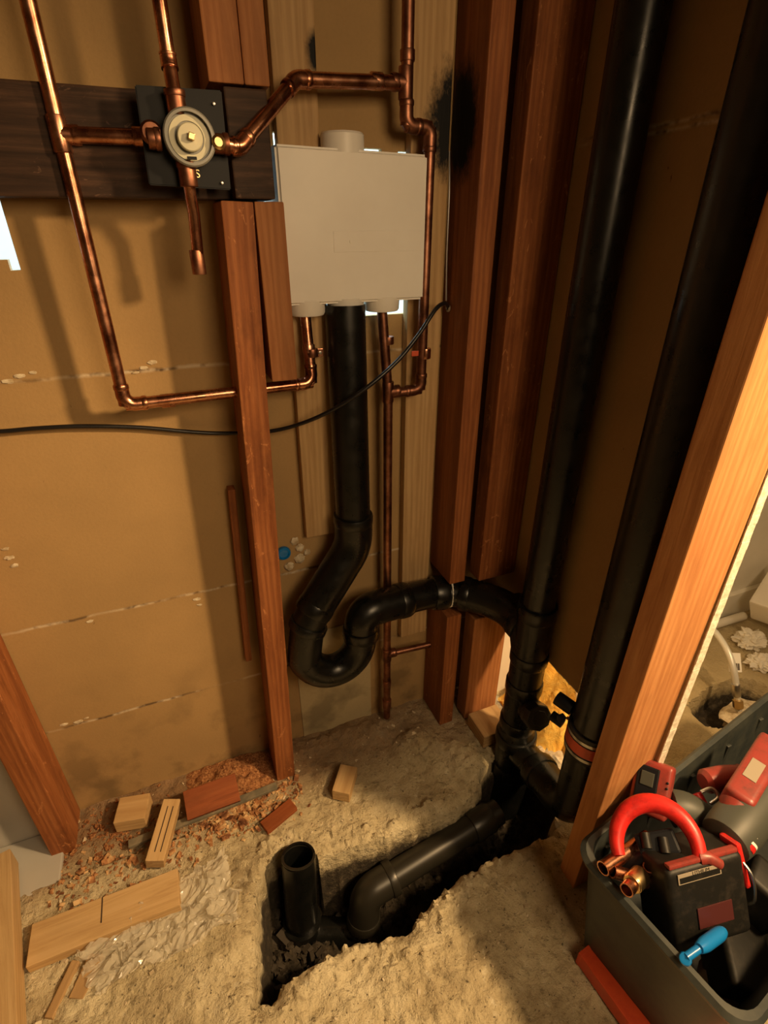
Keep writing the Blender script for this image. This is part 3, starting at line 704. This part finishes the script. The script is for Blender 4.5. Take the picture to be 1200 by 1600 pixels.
for k in range(7):
    obj('bar_mark', box_bm(.0006+.0005*(k % 3), .0004, .016, Matrix.Translation(tg) @ TG @ Matrix.Translation((.000+k*.0017, -.0006, -.010)), 0), M['ink'], tgo)
wb = at(1182, 925, Y=-.10)
bm = box_bm(.16, .10, .085, Matrix.Translation((wb.x+.05, -.14, wb.z)) @ Matrix.Rotation(-.5, 4, 'Y') @ Matrix.Rotation(.3, 4, 'Z'), .006); o = obj('white_carton', bm, M['white_wall']); tag(o, 'white box tipped against the wall at the right edge', 'box')
def crumple(u, v, s, label, seed):
    p = at(u, v, Z=G+.012); bm = lump((p.x, p.y, G+s*.35), s, s*.8, s*.45, .55, 5, 4, seed)
    o = obj('crumpled_paper', bm, M['white_wall'], smooth=False); tag(o, label, 'paper')
crumple(1172, 1000, .042, 'crumpled paper scrap nearest the baseboard at the right edge', 2)
crumple(1190, 1035, .035, 'crumpled paper scrap nearer the tote at the right edge', 8)
pb = obj('floor_pipe', tube([at(1098, 982, Z=-.02), at(1162, 962, Z=-.02)], .012, 14), M['white_wall'], smooth=True); tag(pb, 'short white pipe lying along the baseboard in the next room', 'pipe')
bm = lump((1.155, -.318, -.062), .060, .030, .020, .4, 4, 3, 4); o = obj('broken_concrete_lump', bm, M['plaster'], smooth=True); tag(o, 'brown broken lump inside the round floor hole by the hose', 'rubble')

# ---------------------------------------------------------------- loose timber and rubble on the slab
def flat(name, label, ends, wdt, th, mat, z=None, tilt=0, cat='wood block'):
    """a stick lying on the floor: ends in the plan, top face at z"""
    (x0, y0), (x1, y1) = ends
    zz = z if z is not None else ground((x0+x1)/2, (y0+y1)/2)+th/2+.002
    return lumber(name, label, cat, wdt, th, 1, (x0, y0, zz-tilt/2), (x1, y1, zz+tilt/2), mat, yaw=0)
def fl(name, label, e0, e1, wdt, th, mat, ztop, **k):
    a = at(*e0, Z=ztop); b = at(*e1, Z=ztop)
    d = b-a; L = d.length; z = ztop-th/2
    bm = box_bm(L, wdt, th, None, .0012)
    bmesh.ops.transform(bm, matrix=Matrix.Rotation(math.pi/2, 4, 'Y') @ Matrix.Identity(4), verts=[])   # grain runs along the length
    me = bpy.data.meshes.new(name)
    bmesh.ops.transform(bm, matrix=Matrix.Rotation(-math.pi/2, 4, 'Y'), verts=bm.verts)                 # local z = length
    bm.to_mesh(me); bm.free(); me.materials.append(mat)
    o = bpy.data.objects.new(name, me); COL.objects.link(o)
    yaw = math.atan2(d.y, d.x)
    o.rotation_mode = 'QUATERNION'
    o.rotation_quaternion = (Matrix.Rotation(yaw, 4, 'Z') @ Matrix.Rotation(k.get('roll', 0), 4, 'X') @ Matrix.Rotation(k.get('tilt', 0), 4, 'Y') @ Matrix.Rotation(math.pi/2, 4, 'Y')).to_quaternion()
    o.location = ((a.x+b.x)/2, (a.y+b.y)/2, z)
    return tag(o, label, 'wood block')
o = fl('pine_board', 'long pale pine board with a pencil line lying on the plastic film', (45, 1477), (279, 1384), .062, .019, M['pine'], .0, tilt=0)
pm = bpy.data.meshes.new('pencil_mark'); bm = box_bm(.0006, .040, .0018, Matrix.Translation((0, 0, 0)), 0); bm.to_mesh(pm); bm.free(); pm.materials.append(M['ink'])
bmk = bpy.data.objects.new('pencil_mark', pm); COL.objects.link(bmk); bmk.parent = o; bmk.location = (-.0098, .010, -.008); bmk['label'] = 'dark pencil line'
fl('pine_block', 'square pale pine block nearest the left stud', (182, 1266), (230, 1258), .052, .030, M['pine'], .003)
fl('pine_strip', 'short pale pine strip with dark grooves leaning across the debris', (240, 1345), (268, 1248), .032, .022, M['pine'], .008, roll=.12)
ps_ = COL.objects[-1] if False else bpy.data.objects['pine_strip']
for gy_ in (-.006, .004):
    bm = box_bm(.0006, .0016, .085, Matrix.Translation((0, 0, 0)), 0); me = bpy.data.meshes.new('groove'); bm.to_mesh(me); bm.free(); me.materials.append(M['ink'])
    g_ = bpy.data.objects.new('groove', me); COL.objects.link(g_); g_.parent = ps_; g_.location = (-.0112, gy_, 0)
fl('red_wood_block', 'dark red wood block leaning by the wall behind the debris', (288, 1252), (370, 1222), .052, .036, M['red_wood'], .012, roll=.5)
fl('brown_wood_scrap', 'small rough reddish wood scrap left of the standing pipe', (412, 1292), (458, 1254), .026, .012, M['red_wood'], -.009)
fl('pale_wood_block', 'small pale wood block alone near the back wall', (532, 1238), (545, 1196), .036, .028, M['pine'], -.004)
fl('sill_strip', 'narrow dusty grey green strip along the slab edge', (200, 1318), (432, 1226), .015, .007, M['sill'], -.018)
fl('floor_lath', 'dusty strip of wood half buried at the lower left', (75, 1590), (118, 1500), .012, .012, M['plank'], -.014)
fl('floor_lath', 'short dusty wood strip right under the pine board corner', (118, 1560), (150, 1490), .022, .014, M['plank'], -.016)
fl('pine_plank', 'pale wood plank at the lower left corner of the view', (-24, 1345), (-24, 1640), .075, .045, M['pine'], .03)

# crumpled clear film
bm = bmesh.new(); nu, nv = 62, 36; VV = []; rf = random.Random(11)
fp = [at(120, 1490, Z=-.02), at(352, 1330, Z=-.02), at(378, 1440, Z=-.02), at(150, 1560, Z=-.02)]
for j in range(nv+1):
    row = []
    for i in range(nu+1):
        s_, q_ = i/nu+rf.uniform(-.3, .3)/nu, j/nv+rf.uniform(-.3, .3)/nv
        p = (fp[0]*(1-s_)+fp[1]*s_)*(1-q_)+(fp[3]*(1-s_)+fp[2]*s_)*q_
        rd = 1-abs(noise.noise(Vector((s_*5-q_*3, q_*5+s_*2, 5)))); r2 = 1-abs(noise.noise(Vector((s_*12+q_*7, q_*9-s_*6, 8))))
        ee = noise.noise(Vector((s_*5, q_*5, 9)))*.020
        zz = ground(p.x, p.y)+.003+.014*rd**7+.007*r2**5+rf.uniform(0, .0016)
        row.append(bm.verts.new((p.x+ee, p.y+ee*.7, zz)))
    VV.append(row)
for j in range(nv):
    for i in range(nu):
        a_, b_, c_, d_ = VV[j][i], VV[j][i+1], VV[j+1][i+1], VV[j+1][i]
        if rf.random() < .5: bm.faces.new((a_, b_, c_)); bm.faces.new((a_, c_, d_))
        else: bm.faces.new((a_, b_, d_)); bm.faces.new((b_, c_, d_))
pf = obj('plastic_film', bm, M['film']); tag(pf, 'crumpled sheet of clear plastic film under the long pine board', 'plastic sheet')

# sawdust heap by the wall between the studs
bm = bmesh.new(); nu, nv = 70, 26; VV = []
for j in range(nv+1):
    row = []
    for i in range(nu+1):
        x_ = -.13+.19*i/nu; y_ = -.100+.098*j/nv
        e_ = math.sin(math.pi*i/nu)**.7*math.sin(math.pi*min(1, .15+.7*j/nv))**.8
        n_ = noise.fractal(Vector((x_*40, y_*40, 3)), .8, 2, 4)
        row.append(bm.verts.new((x_, y_, ground(x_, y_)-.004+e_*(.022+.010*n_))))
    VV.append(row)
for j in range(nv):
    for i in range(nu): bm.faces.new((VV[j][i], VV[j][i+1], VV[j+1][i+1], VV[j+1][i]))
sd = obj('sawdust', bm, M['sawdust'], smooth=True); tag(sd, 'rusty brown sawdust heap against the wall foot beside the middle stud', 'sawdust', kind='stuff')
def scatter(name, label, cat, n, fn, mat, s0, s1, seed):
    rd = random.Random(seed); bm = bmesh.new()
    for k in range(n):
        x_, y_ = fn(rd); s = rd.uniform(s0, s1)*(1 if rd.random() < .85 else 1.8)
        z_ = ground(x_, y_)
        Mx = Matrix.Translation((x_, y_, z_+s*.25)) @ Matrix.Rotation(rd.uniform(0, 6.28), 4, 'Z') @ Matrix.Rotation(rd.uniform(-.5, .5), 4, 'X') @ Matrix.Rotation(rd.uniform(-.5, .5), 4, 'Y')
        b2 = bmesh.new(); bmesh.ops.create_cube(b2, size=1)
        for v in b2.verts: v.co = Vector((v.co.x*s*rd.uniform(.8, 2.0), v.co.y*s*rd.uniform(.5, 1.1), v.co.z*s*rd.uniform(.3, .8)))
        bmesh.ops.transform(b2, matrix=Mx, verts=b2.verts)
        me = bpy.data.meshes.new('t'); b2.to_mesh(me); b2.free(); bm.from_mesh(me); bpy.data.meshes.remove(me)
    o = obj(name, bm, mat); return tag(o, label, cat, kind='stuff')
def f1(rd):
    t_ = rd.random(); x_ = -.36+.46*t_; return x_, -.16+.03*rd.gauss(0, 1)+.04*t_
def f2(rd): return rd.gauss(-.03, .045), max(-.2, min(-.09, rd.gauss(-.135, .02)))
def f3(rd):
    while True:
        x_ = rd.uniform(-.35, .55); y_ = rd.uniform(-.55, -.02)
        i = np.searchsorted(gx, x_); j = np.searchsorted(gy, y_)
        if D[j, i] > .004: return x_, y_
def f4(rd): return rd.gauss(-.26, .05), rd.gauss(-.075, .03)
scatter('wood_chips', 'brown wood chips strewn along the slab edge', 'debris', 420, f1, M['chips'], .002, .006, 1)
scatter('wood_chips', 'orange wood chips heaped in front of the dark red block', 'debris', 420, f2, M['chips'], .002, .006, 2)
scatter('plaster_crumbs', 'pale plaster crumbs scattered over the slab', 'debris', 360, f3, M['plaster'], .001, .0035, 3)
scatter('dark_grit', 'dark grit scattered by the left stud foot', 'debris', 200, f4, M['sawdust'], .002, .005, 4)
def f5(rd):
    while True:
        x_ = rd.uniform(-.02, .5); y_ = rd.uniform(-.45, -.25)
        i = np.searchsorted(gx, x_); j = np.searchsorted(gy, y_)
        if D[j, i] < -.01 and math.hypot(x_-.05, y_+.285) > .045 and not (.14 < x_ < .5 and abs(y_+.315) < .04): return x_, y_
scatter('trench_gravel', 'dark stones and clods in the bottom of the trench', 'gravel', 320, f5, NT('dark_stone').out((.045, .035, .024), .8), .004, .012, 5)
# plaster blobs on the wall
bm = bmesh.new()
for (u, v, s) in ((30, 588, .006), (52, 582, .004), (12, 596, .006), (225, 575, .005), (238, 566, .006), (212, 582, .004), (15, 872, .007), (22, 884, .006), (8, 858, .005), (140, 971, .005), (308, 936, .006), (312, 945, .004), (100, 1132, .006), (122, 1128, .007), (135, 1122, .004)):
    p = at(u, v, Y=-.001); b2 = lump(p, s*1.1, s*.18, s*.5, .6, 6, 2, u)
    me = bpy.data.meshes.new('t'); b2.to_mesh(me); b2.free(); bm.from_mesh(me); bpy.data.meshes.remove(me)
o = obj('plaster_crumbs', bm, M['plaster']); tag(o, 'torn paper and plaster flecks along the left wall seams', 'plaster', kind='stuff')
# blue cap in its plaster patch
p = at(443, 864, Y=-.004)
o = obj('blue_disc', lathe([(0, 0), (.0125, 0), (.0135, .003), (.0125, .007), (.009, .008), (.0085, .006), (0, .006)], axis((p.x, -.001, p.z), (0, -1, 0)), 28), M['blue'], smooth=True); tag(o, 'small blue plastic disc on the wall beside the middle stud', 'plastic disc')
bm = bmesh.new()
for (u, v, s) in ((468, 855, .008), (468, 872, .010), (452, 884, .009), (460, 845, .007), (480, 862, .006)):
    q_ = at(u, v, Y=-.001); b2 = lump((q_.x, -.002, q_.z), s, s*.55, s, .35, 4, 3, u)
    me = bpy.data.meshes.new('t'); b2.to_mesh(me); b2.free(); bm.from_mesh(me); bpy.data.meshes.remove(me)
o = obj('plaster_patch', bm, M['plaster'], smooth=True); tag(o, 'lumpy cream plaster patch beside the blue disc', 'plaster')

# ---------------------------------------------------------------- tool tote and what lies in it
ex_ = Vector((.985, .17, 0)).normalized(); ey_ = Vector((.17, -.985, 0)).normalized(); TC = Vector((.418, -.532, 0))
TL, TW, TZ = .60, .232, .22
def loop(x0, x1, y0, y1, rad, z, n=6):
    out = []
    for cx, cy, a0 in ((x1-rad, y1-rad, 0), (x0+rad, y1-rad, 90), (x0+rad, y0+rad, 180), (x1-rad, y0+rad, 270)):
        for k in range(n+1):
            a_ = math.radians(a0+90*k/n); out.append((cx+rad*math.cos(a_), cy+rad*math.sin(a_), z))
    return [TC+ex_*p[0]+ey_*p[1]+Vector((0, 0, p[2])) for p in out]
TO = thing('tool_tote', 'grey plastic tote full of tools in front of the end stud', 'tote', TC+ex_*.3+ey_*.11+Vector((0, 0, G)))
bm = bmesh.new(); Ls = []
for (ins_, z_) in ((.028, G+.002), (.004, .205), (-.004, .206), (-.006, .214), (-.001, TZ), (.006, TZ-.001), (.008, .207), (.032, G+.006)):
    Ls.append([bm.verts.new(p) for p in loop(ins_, TL-ins_, ins_, TW-ins_, .03, z_)])
for Aq, Bq in zip(Ls, Ls[1:]):
    n_ = len(Aq)
    for k in range(n_): bm.faces.new((Aq[k], Aq[(k+1) % n_], Bq[(k+1) % n_], Bq[k]))
bm.faces.new(Ls[0][::-1]); bm.faces.new(Ls[-1])
obj('bin', bm, M['tote'], TO, True)
for k in range(5):
    pa = TC+ex_*(.06+k*.11)+ey_*.012; obj('rib', box_bm(.010, .006, .15, Matrix.Translation((pa.x, pa.y, .11)), .002), M['tote'], TO)

def pipe_bit(u0, v0, u1, v1, z0, z1, rad, label, mat='copper'):
    o = obj('copper_offcut', tube([at(u0, v0, Z=z0), at(u1, v1, Z=z1)], rad, 24, inner=.0016), M[mat], smooth=True)
    return tag(o, label, 'copper pipe', 'copper offcuts on the tote rim')
pipe_bit(942, 1357, 1012, 1308, .235, .225, .0095, 'upper left copper offcut poking out over the tote rim')
pipe_bit(957, 1361, 1010, 1378, .232, .215, .0088, 'second copper offcut just right of the upper left one')
o = pipe_bit(979, 1391, 1022, 1345, .240, .222, .0088, 'lowest copper offcut with a wide ringed coupling')
o2 = sleeve(at(995, 1374, Z=.234), at(1022, 1345, Z=.222)-at(979, 1391, Z=.240), .024, .0125); sleeve(at(989, 1380, Z=.237), at(1022, 1345, Z=.222)-at(979, 1391, Z=.240), .007, .0115, o2)
tag(obj('coupling', o2, M['brass'], o, True))
pipe_bit(1015, 1354, 1030, 1425, .243, .14, .0085, 'upright copper offcut with its open end facing up', 'copper_dull')

def plane_frame(c, n, up):
    n = Vector(n).normalized(); x_ = Vector(up).cross(n).normalized(); y_ = n.cross(x_)
    return Matrix.Translation(c) @ Matrix((x_, y_, n)).transposed().to_4x4()
# red tube cutter
cc = at(1022, 1318, Z=.262); tocam = (CAM-cc).normalized(); Fm = plane_frame(cc, tocam, UP)
PC = thing('tube_cutter', 'red curved tube cutter lying across the tote corner', 'tube cutter', cc)
k_ = (CAM-cc).length/F*1.0
def lp2(x, y, z=0): return Fm @ Vector((x*k_*1.0, y*k_, z))
arc = [lp2(-40*math.cos(a_)*1.12+3, -4+48*math.sin(a_), .0) for a_ in [math.radians(q) for q in range(-22, 181, 8)]]
rad = [.0085+.004*math.sin(math.pi*i/(len(arc)-1)) for i in range(len(arc))]
obj('frame', tube(arc, rad, 20), M['red'], PC, True)
obj('frame_tongue', tube([lp2(48, -2), lp2(56, 0), lp2(68, -4, -.012)], [.010, .008, .007], 16), M['red_dusty'], PC, True)
obj('jaw', box_bm(.052, .030, .022, Fm @ Matrix.Translation((.004, .001, -.014)) @ Matrix.Rotation(.4, 4, 'Z'), .004), M['black'], PC)
for dx in (-.012, .010): obj('roller', tube([Fm @ Vector((dx, .010, -.004)), Fm @ Vector((dx+.004, -.008, -.002))], .0065, 16), M['black_worn'], PC, True)
obj('screw_handle', tube([Fm @ Vector((-.004, -.012, -.012)), Fm @ Vector((-.042, -.048, -.03))], [.011, .013], 18), M['black'], PC, True)

# battery
bc = at(1112, 1412, Z=.232)
BT = thing('battery_pack', 'large black lithium battery pack with a small printed label', 'battery', bc)
ub = (at(1150, 1318, Z=.26)-at(1040, 1348, Z=.26)).normalized(); vb = (at(1065, 1450, Z=.185)-at(1040, 1348, Z=.26)).normalized(); nb = ub.cross(vb).normalized(); vb = nb.cross(ub).normalized()
if nb.dot(CAM-bc) < 0: nb = -nb
Bm = Matrix.Translation(bc) @ Matrix((ub, -vb, nb)).transposed().to_4x4()
obj('case', box_bm(.115, .105, .070, Bm @ Matrix.Translation((0, 0, -.036)), .010, 4), M['black_worn'], BT, True)
obj('red_rail', box_bm(.104, .006, .010, Bm @ Matrix.Translation((.0, .0545, -.008)), .002), M['red_dusty'], BT)
obj('red_latch', box_bm(.008, .060, .030, Bm @ Matrix.Translation((.060, .030, -.020)) @ Matrix.Rotation(.12, 4, 'Z'), .003), M['red'], BT)
lb = obj('label_plate', box_bm(.064, .013, .001, Bm @ Matrix.Translation((-.012, .040, .0002)), .0004), M['label_dull'], BT)
obj('label_panel', box_bm(.060, .007, .0006, Bm @ Matrix.Translation((-.012, .0385, .0008)), .0002), M['black_worn'], lb)
text('lettering', 'LITHIUM', .0068, Bm @ Matrix.Translation((-.010, .0437, .0009)), M['black'], lb, .0001)
obj('badge', box_bm(.052, .026, .001, Bm @ Matrix.Translation((.004, -.014, .0002)), .0008), M['label_dark'], BT)
obj('clip', tube(spline([Bm @ Vector(q_) for q_ in ((.058, .040, -.01), (.064, .02, .002), (.062, -.01, .002), (.058, -.02, -.008))], 5), .002, 8), M['steel'], BT, True)
# red lantern frame behind the cutter
rc_ = at(1016, 1232, Z=.255); Rm = plane_frame(rc_, (CAM-rc_)+Vector((-.25, 0, 0)), UP) @ Matrix.Rotation(-.12, 4, 'Z')
LT = thing('work_light', 'dusty red work light with a dark square face behind the tube cutter', 'work light', rc_)
obj('housing', box_bm(.052, .078, .035, Rm @ Matrix.Translation((0, 0, -.018)), .007, 4), M['red_dusty'], LT, True)
obj('face', box_bm(.030, .056, .004, Rm @ Matrix.Translation((-.006, .002, .0)), .002), M['black'], LT)
obj('lens', box_bm(.018, .020, .003, Rm @ Matrix.Translation((-.006, .012, .002)), .001), M['grey_green'], LT)
for k in range(2): obj('screw', lathe([(0, 0), (.0018, 0), (0, .001)], Rm @ Matrix.Translation((.021, .016-.008*k, .0004)), 10), M['black'], LT)
# dusty red drill
DR = thing('cordless_drill', 'dusty red and grey power tool with a label at the right edge', 'power tool', at(1165, 1240, Z=.24))
d0 = at(1128, 1318, Z=.245); d1 = at(1215, 1218, Z=.262)
obj('motor_housing', tube(spline([d0, d0.lerp(d1, .25), d0.lerp(d1, .6), d1], 5), [.020]+[.030+.004*math.sin(k/3) for k in range(1, 15)]+[.032], 24), M['grey_green'], DR, True)
h0 = at(1142, 1268, Z=.27); h1 = at(1205, 1165, Z=.275); hd = (h1-h0).normalized(); hn = (CAM-h0).normalized(); hx = hd.cross(hn).normalized(); hn = hx.cross(hd)
Hm = Matrix.Translation(h0.lerp(h1, .5)) @ Matrix((hx, hd, hn)).transposed().to_4x4(); hl = (h1-h0).length
obj('red_shell', box_bm(.040, hl*.92, .036, Hm @ Matrix.Translation((0, .01, 0)), .009, 3), M['red_dusty'], DR, True)
obj('shell_nose', tube([Hm @ Vector((0, -hl*.40, -.004)), Hm @ Vector((.002, -hl*.62, -.012))], [.020, .005], 18), M['red_dusty'], DR, True)
obj('label_plate', box_bm(.018, .042, .001, Hm @ Matrix.Translation((-.002, -.004, .0185)), .0004), M['label_dull'], DR)
# second red tool
GR = thing('impact_driver', 'dull red tool with rounded head behind the grey power tool', 'power tool', at(1110, 1240, Z=.22))
g0 = at(1098, 1222, Z=.235); g1 = at(1158, 1214, Z=.225); g2 = at(1140, 1290, Z=.20)
obj('head', tube(spline([g0, g0.lerp(g1, .5)+Vector((0, 0, .004)), g1], 6), [.012]+[.018]*11+[.019], 20), M['red_dusty'], DR.parent or GR, True)
obj('grip', tube(spline([g1.lerp(g0, .5), g1.lerp(g2, .5), g2], 6), [.017]*13, 18), M['red_dusty'], GR, True)
obj('trigger', tube([at(1088, 1240, Z=.225), at(1100, 1262, Z=.215)], [.008, .008], 14), M['red'], GR, True)
obj('hook', tube(spline([at(1095, 1238, Z=.235), at(1112, 1232, Z=.24), at(1122, 1245, Z=.235), at(1110, 1256, Z=.228)], 6), .003, 10), M['steel'], GR, True)
o = obj('grey_bottle', tube(spline([at(1046, 1262, Z=.225), at(1070, 1266, Z=.225), at(1100, 1285, Z=.21), at(1120, 1310, Z=.19)], 5), [.016]+[.026]*14+[.02], 24), M['grey_green'], smooth=True); tag(o, 'dark grey green cylinder between the cutter and the dull red tool', 'bottle')
RK = thing('red_flashlight', 'small red cap with two white stripes above the battery', 'flashlight', at(1165, 1312, Z=.25))
k0 = at(1158, 1324, Z=.252); k1 = at(1170, 1294, Z=.262); kd = (k1-k0).normalized()
obj('body', tube([k0, k0+kd*.004, k1-kd*.004, k1], [.014, .0155, .0155, .012], 24), M['red'], RK, True)
for s_ in (.3, .68): obj('stripe', sleeve(k0.lerp(k1, s_), kd, .004, .0162, lip=.02), M['label_white'], RK, True)
BL = thing('blue_tool', 'bright blue plastic tool lying over the near tote rim', 'hand tool', at(1075, 1495, Z=.226))
b0 = at(1072, 1496, Z=.232); b1 = at(1092, 1482, Z=.236); b2_ = at(1130, 1455, Z=.215)
obj('handle', tube(spline([b1, b1.lerp(b2_, .5), b2_], 6), [.0055, .0068, .0076]+[.008]*7+[.0078, .007, .0055], 18), M['blue'], BL, True)
obj('head', lathe([(0, 0), (.006, .0005), (.007, .003), (.006, .0055), (.003, .006), (0, .005)], axis(b0-Vector((0, 0, .004)), (CAM-b0)), 24), M['blue'], BL, True)
obj('neck', tube([b0, b1+(b2_-b1)*.1], .0048, 12), M['blue'], BL, True)
for (u, v, z_, sx_, sy_, sz_, rz, nm, lab) in ((1180, 1400, .15, .05, .07, .10, .4, 'black_case', 'black plastic case at the right edge beside the battery'),
                                   (1150, 1500, .10, .10, .07, .06, .9, 'black_case', 'black case deep in the tote under the blue tool'),
                                   (1045, 1425, .13, .03, .05, .06, .3, 'black_case', 'small black case between the upright copper offcut and battery')):
    p = at(u, v, Z=z_); o = obj(nm, box_bm(sx_, sy_, sz_, Matrix.Translation(p) @ Matrix.Rotation(rz, 4, 'Z') @ Matrix.Rotation(.3, 4, 'X'), .008, 3), M['black_worn'], smooth=True); tag(o, lab, 'case')
p = at(1145, 1545, Z=.08); o = obj('tool_pouch', lump(p, .05, .04, .022, .25, 3, 3, 5), NT('brown_leather').out((.10, .06, .035), .8), smooth=True); tag(o, 'dull brown leather pouch in the bottom of the tote', 'pouch')

# orange-red bar on the floor
LV = thing('red_level', 'orange red bar lying on the floor along the near side of the tote', 'level', (.46, -.65, G))
a0 = at(922, 1484, Z=.0); a1 = a0+Vector((.030, -.26, 0)); dv = (a1-a0).normalized()
Lm = Matrix.Translation(((a0+a1)/2).xy.to_3d()+Vector((0, 0, -.016))) @ Matrix.Rotation(math.atan2(dv.y, dv.x), 4, 'Z')
obj('bar', box_bm(.27, .036, .030, Lm, .0015), M['level_red'], LV)
obj('end_cap', box_bm(.006, .037, .031, Lm @ Matrix.Translation((-.134, 0, 0)), .001), M['level_red'], LV)
